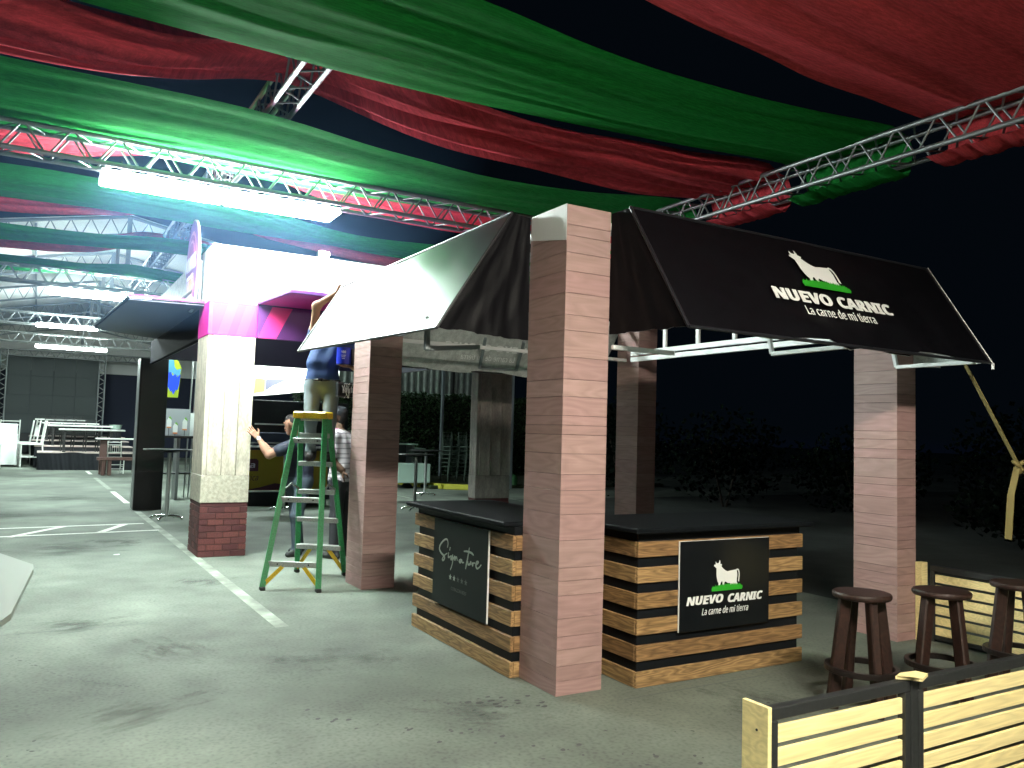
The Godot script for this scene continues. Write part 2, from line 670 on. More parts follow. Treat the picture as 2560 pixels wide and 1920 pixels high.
func emblem(parent: Node, center: Vector3, right: Vector3, up: Vector3, s: float, depth: float, mw := "print_white", mg := "print_green") -> void:
	# white cow on a patch of grass
	var cow := [-0.117, 0.179, -0.121, 0.17, -0.114, 0.167, -0.106, 0.161, -0.097, 0.152, -0.097, 0.13, -0.096, 0.103, -0.091, 0.081, -0.085, 0.063, -0.076, 0.053, -0.079, 0.038, -0.064, 0.038, -0.057, 0.055, -0.049, 0.063, -0.041, 0.062, -0.039, 0.037, -0.026, 0.034, -0.024, 0.05, -0.018, 0.061, -0.004, 0.056, 0.01, 0.048, 0.024, 0.048, 0.035, 0.044, 0.03, 0.027, 0.027, 0.019, 0.044, 0.022, 0.049, 0.037, 0.055, 0.043, 0.059, 0.035, 0.069, 0.034, 0.075, 0.045, 0.085, 0.022, 0.101, 0.022, 0.1, 0.038, 0.093, 0.054, 0.095, 0.074, 0.099, 0.096, 0.097, 0.114, 0.093, 0.128, 0.088, 0.136, 0.063, 0.134, 0.035, 0.132, 0.007, 0.128, -0.015, 0.136, -0.036, 0.15, -0.053, 0.165, -0.051, 0.171, -0.045, 0.177, -0.055, 0.181, -0.064, 0.184, -0.063, 0.194, -0.068, 0.209, -0.072, 0.199, -0.076, 0.189, -0.085, 0.188, -0.098, 0.19, -0.104, 0.201, -0.107, 0.189, -0.102, 0.182]
	var tail := [0.088, 0.136, 0.098, 0.142, 0.112, 0.137, 0.12, 0.119, 0.121, 0.094, 0.119, 0.074, 0.117, 0.051, 0.108, 0.057, 0.112, 0.077, 0.114, 0.099, 0.112, 0.117, 0.105, 0.13, 0.098, 0.132, 0.093, 0.128]
	var out := right.cross(up).normalized()
	var xf := Transform3D(Basis(right.normalized() * s, up.normalized() * s, out), center)
	for src in [cow, tail]:
		var p := PackedVector2Array()
		for i in range(0, src.size(), 2):
			p.append(Vector2(src[i], src[i + 1]))
		var o := put(parent, "cow_emblem" if src == cow else "cow_tail", prism(p, depth), mats[mw])
		o.transform = xf
	var r2 := RandomNumberGenerator.new()
	r2.seed = 4
	var g := PackedVector2Array()
	g.append(Vector2(-0.138, 0.0))
	g.append(Vector2(0.142, 0.0))
	for i in 57:
		var t := float(i) / 56.0
		var x := lerpf(0.150, -0.142, t)
		g.append(Vector2(x + r2.randf_range(-0.002, 0.002), (0.045 if i % 2 else 0.034) + r2.randf_range(-0.004, 0.006) - 0.018 * pow(absf(x) / 0.15, 3.0)))
	var o2 := put(parent, "grass_emblem", prism(g, depth * 1.6), mats[mg])
	o2.transform = xf

func clad_pillar(parent: Node, x0: float, x1: float, z0: float, z1: float, h: float, seed_value: int) -> Node3D:
	# square pillar clad with boards of uneven height that run round the corners
	var p := put(parent, "pillar", cbox(Vector3(x1 - x0 - 0.02, h - 0.01, z1 - z0 - 0.02), 0.002), mats["dark_joint"], Vector3((x0 + x1) * 0.5, h * 0.5, (z0 + z1) * 0.5))
	rng.seed = seed_value
	var y := 0.0
	var c := Vector3((x0 + x1) * 0.5, h * 0.5, (z0 + z1) * 0.5)
	while y < h - 0.01:
		var hh := snappedf(rng.randf_range(0.06, 0.17), 0.01)
		if h - y - hh < 0.06:
			hh = h - y
		var j := snappedf(rng.randf_range(0.0, 0.0015), 0.0005)
		put(p, "plank", cbox(Vector3(x1 - x0 - j, hh - 0.0022, z1 - z0 - j), 0.0012), mats["clad_%d" % rng.randi_range(0, 5)], Vector3(0, y + hh * 0.5, 0) + Vector3(c.x, 0, c.z) - c)
		y += hh
	return p

func slats(parent: Node, lo: Vector3, hi: Vector3, along_x: bool, key: String) -> void:
	for k in 6:
		var y := 0.002 + 0.1655 * k
		var v := "pine_%s_%d" % ["x" if along_x else "z", (k * 5 + hash(key)) % 4]
		box(parent, "slat", Vector3(lo.x, y, lo.z), Vector3(hi.x, y + 0.1, hi.z), mats[v], 0.003)

func stool(label: String, at: Vector3, turn: float) -> void:
	if not has_node("bar_stool"):
		var t := thing("bar_stool", label, "stool", at, turn, "dark wooden bar stools inside the slatted fence")
		var st := begin()
		var pr := [[0.0, 0.66], [0.15, 0.66], [0.165, 0.664], [0.172, 0.675], [0.172, 0.688], [0.165, 0.698], [0.15, 0.7], [0.0, 0.7]]
		lathe(st, pr, 32)
		put(t, "seat", done(st), mats["stool_wood"])
		for k in 4:
			var a := PI / 4 + PI / 2 * k
			var d := Vector3(cos(a), 0, sin(a))
			var top := d * 0.105 + Vector3(0, 0.665, 0)
			var bot := d * 0.19
			var o := put(t, "leg", cbox(Vector3(0.072, top.distance_to(bot), 0.05), 0.008), mats["stool_wood"])
			var y := (top - bot).normalized()
			var z := Vector3(-d.z, 0, d.x)
			o.transform = Transform3D(Basis(y.cross(z), y, z), (top + bot) * 0.5)
		var st2 := begin()
		lathe(st2, [[0.188, 0.222], [0.212, 0.222], [0.216, 0.226], [0.216, 0.252], [0.212, 0.256], [0.188, 0.256], [0.184, 0.252], [0.184, 0.226], [0.188, 0.222]], 36)
		put(t, "foot_ring", done(st2), mats["stool_iron"])
	else:
		copy(get_node("bar_stool"), label, at, turn)

func lathe(st: SurfaceTool, pr: Array, n: int) -> void:
	for i in n:
		var a := TAU * i / n
		var b := TAU * (i + 1) / n
		for k in pr.size() - 1:
			var p0 := Vector3(cos(a) * pr[k][0], pr[k][1], sin(a) * pr[k][0])
			var p1 := Vector3(cos(b) * pr[k][0], pr[k][1], sin(b) * pr[k][0])
			var q0 := Vector3(cos(a) * pr[k + 1][0], pr[k + 1][1], sin(a) * pr[k + 1][0])
			var q1 := Vector3(cos(b) * pr[k + 1][0], pr[k + 1][1], sin(b) * pr[k + 1][0])
			if pr[k][0] > 1e-5:
				for p in [p0, p1, q1]:
					st.add_vertex(p)
			if pr[k + 1][0] > 1e-5:
				for p in [p0, q1, q0]:
					st.add_vertex(p)

func fence_panel(label: String, at: Vector3, turn: float, length: float, board: bool) -> Node3D:
	# runs along local +x from its base, front on local +z
	var t := thing("slatted_fence", label, "fence", at, turn, "low pale slatted fences with black frames")
	var h := 0.62
	box(t, "top_rail", Vector3(0.0, h - 0.048, -0.04), Vector3(length, h - 0.002, 0.0), mats["black_metal"], 0.003)
	box(t, "bottom_rail", Vector3(0.0, 0.02, -0.04), Vector3(length, 0.05, 0.0), mats["black_metal"], 0.003)
	for x in [0.0, length - 0.035]:
		box(t, "post", Vector3(x, 0.0, -0.038), Vector3(x + 0.035, h - 0.05, 0.002), mats["black_metal"], 0.003)
	var y := 0.055
	var k := 0
	while y < h - 0.07:
		box(t, "slat", Vector3(0.036, y, -0.028), Vector3(length - 0.036, y + 0.064, -0.012), mats["fence_pine_%d" % (k % 3)], 0.002)
		y += 0.0855
		k += 1
	if board:
		box(t, "end_board", Vector3(-0.022, 0.0, -0.125), Vector3(-0.002, h + 0.004, 0.004), mats["fence_pine_0"], 0.002)
		put(t, "screw_head", cyl(0.005, 0.005, 0.004, 10), mats["black_metal"], Vector3(-0.0225, 0.53, -0.05), Vector3(0, 0, PI / 2))
	return t

func cocktail_table(label: String, at: Vector3, h: float, r: float, turn := 0.0) -> Node3D:
	var t := thing("cocktail_table", label, "table", at, turn, "tall round cocktail tables")
	var st := begin()
	lathe(st, [[0.0, h - 0.025], [r - 0.008, h - 0.025], [r, h - 0.018], [r, h - 0.006], [r - 0.006, h], [0.0, h]], 36)
	put(t, "table_top", done(st), mats["table_black"])
	rod(t, "pole", Vector3(0, 0.05, 0), Vector3(0, h - 0.025, 0), 0.034, mats["steel"], 16)
	put(t, "bracket", cyl(0.16, 0.05, 0.03), mats["black_metal"], Vector3(0, h - 0.04, 0))
	for k in 4:
		var a := PI / 4 + PI / 2 * k
		var d := Vector3(cos(a), 0, sin(a))
		tube(t, "foot", [d * 0.03 + Vector3(0, 0.07, 0), d * 0.12 + Vector3(0, 0.066, 0), d * 0.23 + Vector3(0, 0.05, 0), d * 0.28 + Vector3(0, 0.02, 0)], 0.022, mats["chrome"], 10)
	return t

func chair(called: String, label: String, group: String, m: Material, at: Vector3, turn: float, s := 1.0) -> Node3D:
	# slim ladder-backed banquet chair
	var t := thing(called, label, "chair", at, turn, group)
	box(t, "seat", Vector3(-0.2, 0.44, -0.2) * s, Vector3(0.2, 0.475, 0.2) * s, m, 0.01)
	for x in [-0.18, 0.18]:
		rod(t, "leg", Vector3(x, 0, 0.18) * s, Vector3(x, 0.45, 0.18) * s, 0.014 * s, m, 8)
		rod(t, "leg", Vector3(x, 0, -0.22) * s, Vector3(x, 0.45, -0.18) * s, 0.014 * s, m, 8)
		rod(t, "back_post", Vector3(x, 0.45, -0.18) * s, Vector3(x, 0.93, -0.24) * s, 0.014 * s, m, 8)
		rod(t, "stretcher", Vector3(x, 0.2, 0.18) * s, Vector3(x, 0.2, -0.2) * s, 0.009 * s, m, 6)
	for y in [0.14, 0.26]:
		rod(t, "stretcher", Vector3(-0.18, y, 0.18) * s, Vector3(0.18, y, 0.18) * s, 0.009 * s, m, 6)
	for q in [[0.9, -0.236], [0.82, -0.226], [0.6, -0.199]]:
		rod(t, "back_rail", Vector3(-0.18, q[0], q[1]) * s, Vector3(0.18, q[0], q[1]) * s, 0.012 * s, m, 8)
	for k in 5:
		rod(t, "spindle", Vector3(-0.12 + 0.06 * k, 0.6, -0.199) * s, Vector3(-0.12 + 0.06 * k, 0.82, -0.226) * s, 0.007 * s, m, 6)
	return t

func leaf_mesh() -> ArrayMesh:
	var st := begin()
	for f in [[Vector3(0, 0, 0), Vector3(-0.35, 0.5, 0.08), Vector3(0, 1, 0)], [Vector3(0, 0, 0), Vector3(0, 1, 0), Vector3(0.35, 0.5, 0.08)]]:
		for p in f:
			st.add_vertex(p)
	return done(st)

func foliage(parent: Node, called: String, n: int, place: Callable, size: float, m: Material) -> void:
	var mm := MultiMesh.new()
	mm.transform_format = MultiMesh.TRANSFORM_3D
	mm.mesh = leaf_mesh()
	mm.instance_count = n
	for i in n:
		var s := size * rng.randf_range(0.6, 1.3)
		var b := Basis.from_euler(Vector3(rng.randf_range(-1.3, 1.3), rng.randf_range(0, TAU), rng.randf_range(-1.3, 1.3))).scaled(Vector3.ONE * s)
		mm.set_instance_transform(i, Transform3D(b, place.call()))
	var o := MultiMeshInstance3D.new()
	o.name = called
	o.multimesh = mm
	o.material_override = m
	o.set_meta("kind", "stuff")
	parent.add_child(o, true)

func blob(st: SurfaceTool, c: Vector3, r: float, stretch: float, turn: float) -> void:
	var n := 9
	var pts := []
	for k in n:
		var a := TAU * k / n
		var q := r * rng.randf_range(0.7, 1.2)
		pts.append(c + Vector3(cos(a) * q * stretch, 0, sin(a) * q).rotated(Vector3.UP, turn))
	for k in n:
		for p in [c, pts[k], pts[(k + 1) % n]]:
			st.add_vertex(p)

func patch(c: Vector2, rx: float, rz: float, turn: float, m: Material, y := 0.0026) -> void:
	var st := begin()
	var p := []
	for q in [Vector2(-1, -1), Vector2(1, -1), Vector2(1, 1), Vector2(-1, 1)]:
		p.append([Vector3(c.x, y, c.y) + Vector3(q.x * rx, 0, q.y * rz).rotated(Vector3.UP, turn), (q + Vector2.ONE) * 0.5])
	for i in [0, 1, 2, 0, 2, 3]:
		st.set_uv(p[i][1])
		st.add_vertex(p[i][0])
	tag(put(self, "damp_stain", done(st), m), "", "", "", "structure")

# ------------------------------------------------------------------ the scene
func _ready() -> void:
	# camera: 1.6 m above the yard, looking up the row of stands and a little to its right
	var cam := Camera3D.new()
	cam.name = "camera"
	cam.fov = 50.58
	cam.near = 0.05
	cam.far = 400.0
	cam.keep_aspect = Camera3D.KEEP_HEIGHT
	add_child(cam)
	cam.transform = Transform3D(Basis(Vector3.UP, -0.527236) * Basis(Vector3.RIGHT, 0.0622124) * Basis(Vector3.BACK, 0.0286292), Vector3(0, 1.6, 0))
	cam.current = true
	var env := Environment.new()
	env.tonemap_mode = Environment.TONE_MAPPER_LINEAR
	env.tonemap_exposure = 1.0
	env.background_mode = Environment.BG_SKY
	var sm := ProceduralSkyMaterial.new()
	sm.sky_top_color = Color(0.013, 0.026, 0.045)
	sm.sky_horizon_color = Color(0.014, 0.028, 0.046)
	sm.ground_bottom_color = Color(0.01, 0.012, 0.02)
	sm.ground_horizon_color = Color(0.016, 0.03, 0.07)
	sm.sun_angle_max = 1.0
	var sky := Sky.new()
	sky.sky_material = sm
	env.sky = sky
	env.background_energy_multiplier = 1.0
	env.sdfgi_enabled = true
	env.ssao_enabled = true
	env.ssil_enabled = true
	var we := WorldEnvironment.new()
	we.name = "surroundings"
	we.environment = env
	add_child(we)
	var moon := DirectionalLight3D.new()
	moon.name = "moon"
	moon.light_energy = 0.004
	moon.light_angular_distance = 0.5
	moon.light_color = Color(0.75, 0.85, 1.0)
	moon.shadow_enabled = true
	moon.rotation = Vector3(-1.0, 0.6, 0)
	add_child(moon)

	make_textures()
	make_materials()
	# the lamps: one batten row under each cross truss, plus one added over the banner
	var cool := Color(0.93, 1.0, 0.97)
	lamp("long bright fluorescent lamp hanging above the pale stand, largest in view", 0.42, 2.95, 4.14, -9.36, 12.0, cool, 4)
	lamp("bright fluorescent lamp in the white tent behind the oval sign", 0.04, 1.9, 4.12, -18.1, 6.0, cool, 2, "tube_glow_far")
	lamp("fluorescent lamp in the white tent, just left of the pale stand's canopy tip", -0.17, 1.3, 4.12, -24.6, 20.0, cool, 2, "tube_glow_far")
	lamp("fluorescent lamp hanging above the dark stage screen", -0.2, 2.0, 4.12, -31.7, 10.0, cool, 2, "tube_glow_far")
	lamp("unseen fluorescent lamp added to brighten the white banner, behind the pale stand's fascia", 4.3, 5.6, 3.75, -18.9, 18.0, cool, 2, "tube_glow_far")  # added lamp, out of sight, to brighten the white banner
	lamp("fluorescent lamp under the truss behind the viewer, above the near yard", 0.4, 2.9, 4.14, 0.8, 6.0, Color(1.0, 0.965, 0.90), 4, "tube_glow_warm")

	# thin haze added under the roof, standing in for lens glare round the lamps
	var hz := FogVolume.new()
	hz.name = "dust_haze"
	hz.shape = RenderingServer.FOG_VOLUME_SHAPE_ELLIPSOID
	hz.size = Vector3(9.5, 4.4, 10.5)
	hz.position = Vector3(0.2, 4.9, -10.6)
	var fm := FogMaterial.new()
	fm.density = 0.014
	fm.albedo = Color(0.58, 0.76, 1.0)
	hz.material = fm
	hz.set_meta("kind", "stuff")
	env.volumetric_fog_enabled = true
	env.volumetric_fog_density = 0.0
	add_child(hz)

	yard()
	roof()
	kiosk()
	counters()
	stools_and_fences()
	pale_stand()
	ladder()
	people()
	far_yard()
	back_right()

func make_materials() -> void:
	mat("aluminium", lin(0.30, 0.32, 0.33), 0.42, 0.8)
	mat("lamp_white", lin(0.75, 0.75, 0.75), 0.4)
	var tg := mat("tube_glow", lin(0.8, 0.8, 0.8), 0.3)
	tg.emission_enabled = true
	tg.emission = Color(0.94, 1.0, 0.98)
	tg.emission_energy_multiplier = 300.0
	var tw := mat("tube_glow_warm", lin(0.8, 0.8, 0.8), 0.3)
	tw.emission_enabled = true
	tw.emission = Color(1.0, 0.97, 0.90)
	tw.emission_energy_multiplier = 320.0
	var tr := mat("tube_glow_far", lin(0.8, 0.8, 0.8), 0.3)
	tr.emission_enabled = true
	tr.emission = Color(0.92, 1.0, 0.98)
	tr.emission_energy_multiplier = 150.0
	var tf := mat("flood_glow", lin(0.8, 0.8, 0.8), 0.3)
	tf.emission_enabled = true
	tf.emission = Color(0.95, 1.0, 1.0)
	tf.emission_energy_multiplier = 25.0
	tri(mat("black_metal", lin(0.018, 0.02, 0.021), 0.5), speck_tex, Vector3.ONE * 2.0)
	mat("steel", lin(0.5, 0.52, 0.52), 0.35, 0.9)
	mat("chrome", lin(0.75, 0.76, 0.76), 0.15, 1.0)
	mat("table_black", lin(0.015, 0.016, 0.017), 0.35)
	tri(mat("ground", lin(0.216, 0.229, 0.215), 0.85), concrete_tex, Vector3.ONE / 11.0, 0.12)
	tri(mat("asphalt", lin(0.045, 0.05, 0.05), 0.9), concrete_tex, Vector3.ONE / 7.0, 0.4)  # yard concrete darkened in colour for the shade on the right
	tri(mat("worn_line", lin(0.37, 0.385, 0.36), 0.8), concrete_tex, Vector3.ONE / 2.3, 0.0)
	tri(mat("bright_line", lin(0.85, 0.85, 0.78), 0.7), speck_tex, Vector3.ONE * 1.5)
	for q in [["damp", lin(0.085, 0.095, 0.09)], ["damp_faint", lin(0.15, 0.165, 0.152)]]:
		var dm := mat(q[0], q[1], 0.95)
		dm.metallic_specular = 0.1
		dm.transparency = BaseMaterial3D.TRANSPARENCY_ALPHA
		dm.albedo_texture = stain_tex
	mat("joint_dark", lin(0.115, 0.128, 0.12), 0.95)
	mat("wet", lin(0.05, 0.053, 0.05), 0.8)
	for k in 3:
		var g := tri(mat("cloth_green_%d" % k, lin(0.018 + 0.006 * k, 0.26 + 0.03 * k, 0.045 + 0.012 * k), 0.75), speck_tex, Vector3(0.4, 3.0, 3.0))
		g.backlight_enabled = true
		g.backlight = Color(0.55, 0.55, 0.55)
		g.metallic_specular = 0.12
		var r := tri(mat("cloth_red_%d" % k, lin(0.72 + 0.03 * k, 0.085, 0.10 + 0.012 * k), 0.75), speck_tex, Vector3(0.4, 3.0, 3.0))
		r.metallic_specular = 0.12
		r.backlight_enabled = true
		r.backlight = Color(0.55, 0.55, 0.55)
	mat("table_grey", lin(0.19, 0.215, 0.185), 0.7)
	# kiosk
	mat("dark_joint", lin(0.05, 0.035, 0.03), 0.9)
	var tones := [[0.44, 0.27, 0.222], [0.425, 0.25, 0.212], [0.46, 0.285, 0.235], [0.415, 0.258, 0.215], [0.45, 0.26, 0.222], [0.405, 0.24, 0.20]]
	for k in 6:
		tri(mat("clad_%d" % k, lin(tones[k][0] * 0.9, tones[k][1] * 0.95, tones[k][2] * 1.06), 0.62), soft_tex, Vector3(0.35, 1.1, 0.35), 0.0, Vector3(0.13 * k, 0.29 * k, 0.37 * k))
	tri(mat("vinyl_black", lin(0.006, 0.0065, 0.009), 0.30), speck_tex, Vector3.ONE * 0.8, 0.02).metallic_specular = 0.8
	tri(mat("vinyl_matt", lin(0.004, 0.004, 0.0055), 0.5), speck_tex, Vector3.ONE * 0.8).metallic_specular = 0.2
	tri(mat("vinyl_back", lin(0.58, 0.62, 0.60), 0.7), speck_tex, Vector3.ONE * 0.7)
	mat("vinyl_back_print", lin(0.78, 0.80, 0.79), 0.7)
	mat("frame_white", lin(0.72, 0.74, 0.74), 0.4)
	mat("frame_grey", lin(0.20, 0.23, 0.24), 0.45, 0.3)
	mat("edge_black", lin(0.012, 0.013, 0.016), 0.35)
	mat("print_white", lin(0.78, 0.80, 0.78), 0.55)
	mat("print_green", lin(0.02, 0.33, 0.015), 0.6)
	mat("gloss_white", lin(0.78, 0.80, 0.78), 0.30).metallic_specular = 0.8
	mat("gloss_green", lin(0.02, 0.33, 0.015), 0.30).metallic_specular = 0.8
	mat("counter_black", lin(0.0055, 0.007, 0.009), 0.5).metallic_specular = 0.3
	tri(mat("counter_top", lin(0.006, 0.008, 0.010), 0.6), speck_tex, Vector3.ONE * 1.2).metallic_specular = 0.2
	mat("sign_black", lin(0.006, 0.0075, 0.009), 0.2)
	mat("sign_grey", lin(0.010, 0.013, 0.013), 0.45).metallic_specular = 0.25
	mat("board_edge", lin(0.75, 0.75, 0.73), 0.6)
	mat("print_silver", lin(0.32, 0.35, 0.31), 0.35, 0.4)
	mat("print_dim", lin(0.055, 0.062, 0.058), 0.4, 0.2)
	for k in 4:
		var pt: Array = [[0.44, 0.27, 0.115], [0.38, 0.225, 0.092], [0.47, 0.295, 0.13], [0.345, 0.20, 0.085]][k]
		tri(mat("pine_x_%d" % k, lin(pt[0], pt[1], pt[2]), 0.6), grain_tex, Vector3(0.55, 2.6, 2.6), 0.12, Vector3(0.21 * k, 0.17 * k, 0.4 * k))
		tri(mat("pine_z_%d" % k, lin(pt[0], pt[1], pt[2]), 0.6), grain_tex, Vector3(2.6, 2.6, 0.55), 0.12, Vector3(0.31 * k, 0.47 * k, 0.2 * k))
	for k in 3:
		var ft: Array = [[0.88, 0.74, 0.36], [0.86, 0.72, 0.345], [0.90, 0.76, 0.375]][k]
		var fm := tri(mat("fence_pine_%d" % k, lin(ft[0], ft[1], ft[2]), 0.6), soft_tex, Vector3(0.3, 2.2, 2.2))
		fm.uv1_offset = Vector3(0.3 * k, 0.1 * k, 0)
	tri(mat("stool_wood", lin(0.034, 0.014, 0.010), 0.48), grain_tex, Vector3(2.5, 0.8, 2.5))
	mat("stool_iron", lin(0.014, 0.010, 0.009), 0.4, 0.3)
	# pale stand
	tri(mat("plaster_white", lin(0.80, 0.79, 0.76), 0.6), speck_tex, Vector3.ONE * 0.5)
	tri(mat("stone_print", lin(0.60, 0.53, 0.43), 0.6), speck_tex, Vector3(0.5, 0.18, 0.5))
	tri(mat("stone_shaded", lin(0.26, 0.235, 0.21), 0.7), speck_tex, Vector3(0.5, 0.18, 0.5))  # stone print with the right pillar's shade put into its colour
	tri(mat("stone_block", lin(0.56, 0.51, 0.41), 0.65), speck_tex, Vector3.ONE * 1.1)
	for k in 4:
		tri(mat("brick_%d" % k, lin(0.085 + 0.022 * k, 0.018 + 0.007 * k, 0.020 + 0.005 * k), 0.8), speck_tex, Vector3.ONE * 3.0, 0.0, Vector3(k * 0.3, k * 0.2, 0))
	mat("mortar", lin(0.055, 0.028, 0.027), 0.9)
	mat("vinyl_pink", lin(0.52, 0.022, 0.27), 0.6)
	mat("vinyl_pink_light", lin(0.55, 0.032, 0.295), 0.6)
	mat("vinyl_rose", lin(0.70, 0.035, 0.22), 0.45)
	mat("vinyl_purple", lin(0.10, 0.025, 0.14), 0.45)
	mat("vinyl_plum", lin(0.16, 0.03, 0.17), 0.45)
	mat("vinyl_navy", lin(0.014, 0.010, 0.045), 0.5)
	mat("canopy_grey", lin(0.06, 0.056, 0.085), 0.5)
	mat("band_grey", lin(0.028, 0.028, 0.04), 0.8).metallic_specular = 0.1
	mat("sign_violet", lin(0.30, 0.10, 0.42), 0.4)
	mat("sign_magenta", lin(0.42, 0.07, 0.32), 0.4)
	mat("sign_pinkish", lin(0.70, 0.25, 0.45), 0.4)
	mat("sign_lilac", lin(0.62, 0.58, 0.78), 0.4)
	mat("sign_orange", lin(0.68, 0.24, 0.12), 0.4)
	mat("dark_panel", lin(0.035, 0.040, 0.042), 0.55)
	mat("near_black", lin(0.006, 0.008, 0.012), 0.55)
	mat("grey_metal", lin(0.25, 0.26, 0.27), 0.4, 0.5)
	# ladder and people
	tri(mat("fibreglass", lin(0.03, 0.29, 0.10), 0.4), speck_tex, Vector3.ONE * 3.0)
	tri(mat("ladder_yellow", lin(0.68, 0.47, 0.015), 0.4), speck_tex, Vector3.ONE * 3.0)
	tri(mat("ladder_alu", lin(0.50, 0.53, 0.51), 0.45, 0.6), speck_tex, Vector3.ONE * 4.0)
	mat("rubber", lin(0.02, 0.02, 0.02), 0.8)
	mat("can_blue", lin(0.01, 0.025, 0.38), 0.35)
	mat("watch_face", lin(0.85, 0.86, 0.86), 0.2)
	mat("leather", lin(0.012, 0.010, 0.010), 0.5)
	# far yard
	mat("tent_white", lin(0.78, 0.79, 0.78), 0.6).backlight_enabled = true
	mats["tent_white"].backlight = Color(0.6, 0.6, 0.6)
	mat("tent_frame", lin(0.22, 0.25, 0.28), 0.5, 0.4)
	mat("screen_grey", lin(0.05, 0.062, 0.064), 0.7)
	mat("wall_navy", lin(0.010, 0.016, 0.045), 0.7)
	mat("chair_white", lin(0.80, 0.82, 0.78), 0.5)
	mat("cloth_white", lin(0.74, 0.78, 0.76), 0.8)
	mat("board_grey", lin(0.30, 0.32, 0.34), 0.7)
	mat("stage_beige", lin(0.50, 0.41, 0.38), 0.7)
	mat("skirt_black", lin(0.007, 0.009, 0.014), 0.8)
	mat("bench_brown", lin(0.085, 0.040, 0.033), 0.5)
	mat("banner_lime", lin(0.36, 0.46, 0.02), 0.6)
	mat("banner_green", lin(0.16, 0.42, 0.05), 0.6)
	mat("banner_blue", lin(0.012, 0.06, 0.72), 0.6)
	mat("banner_sky", lin(0.07, 0.28, 0.52), 0.6)
	mat("counter_yellow", lin(0.30, 0.23, 0.012), 0.5)
	mat("logo_maroon", lin(0.06, 0.006, 0.03), 0.5)
	mat("orange", lin(0.70, 0.22, 0.05), 0.5)
	# back right
	tri(mat("sheet_metal", lin(0.36, 0.41, 0.38), 0.5, 0.3), speck_tex, Vector3(0.7, 0.2, 0.7))
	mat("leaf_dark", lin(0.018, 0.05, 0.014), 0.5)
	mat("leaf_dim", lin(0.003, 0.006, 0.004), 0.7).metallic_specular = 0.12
	mat("hedge_core", lin(0.004, 0.008, 0.004), 0.9)
	mat("kerb_yellow", lin(0.48, 0.46, 0.05), 0.7)
	mat("grass_dark", lin(0.02, 0.03, 0.01), 0.9)
	mat("chair_grey", lin(0.10, 0.15, 0.12), 0.5)
	mat("cube_white", lin(0.50, 0.66, 0.58), 0.5)
	mat("webbing", lin(0.20, 0.155, 0.05), 0.8)
	mat("bollard_green", lin(0.02, 0.09, 0.03), 0.5)
	mat("bark", lin(0.02, 0.015, 0.01), 0.9)

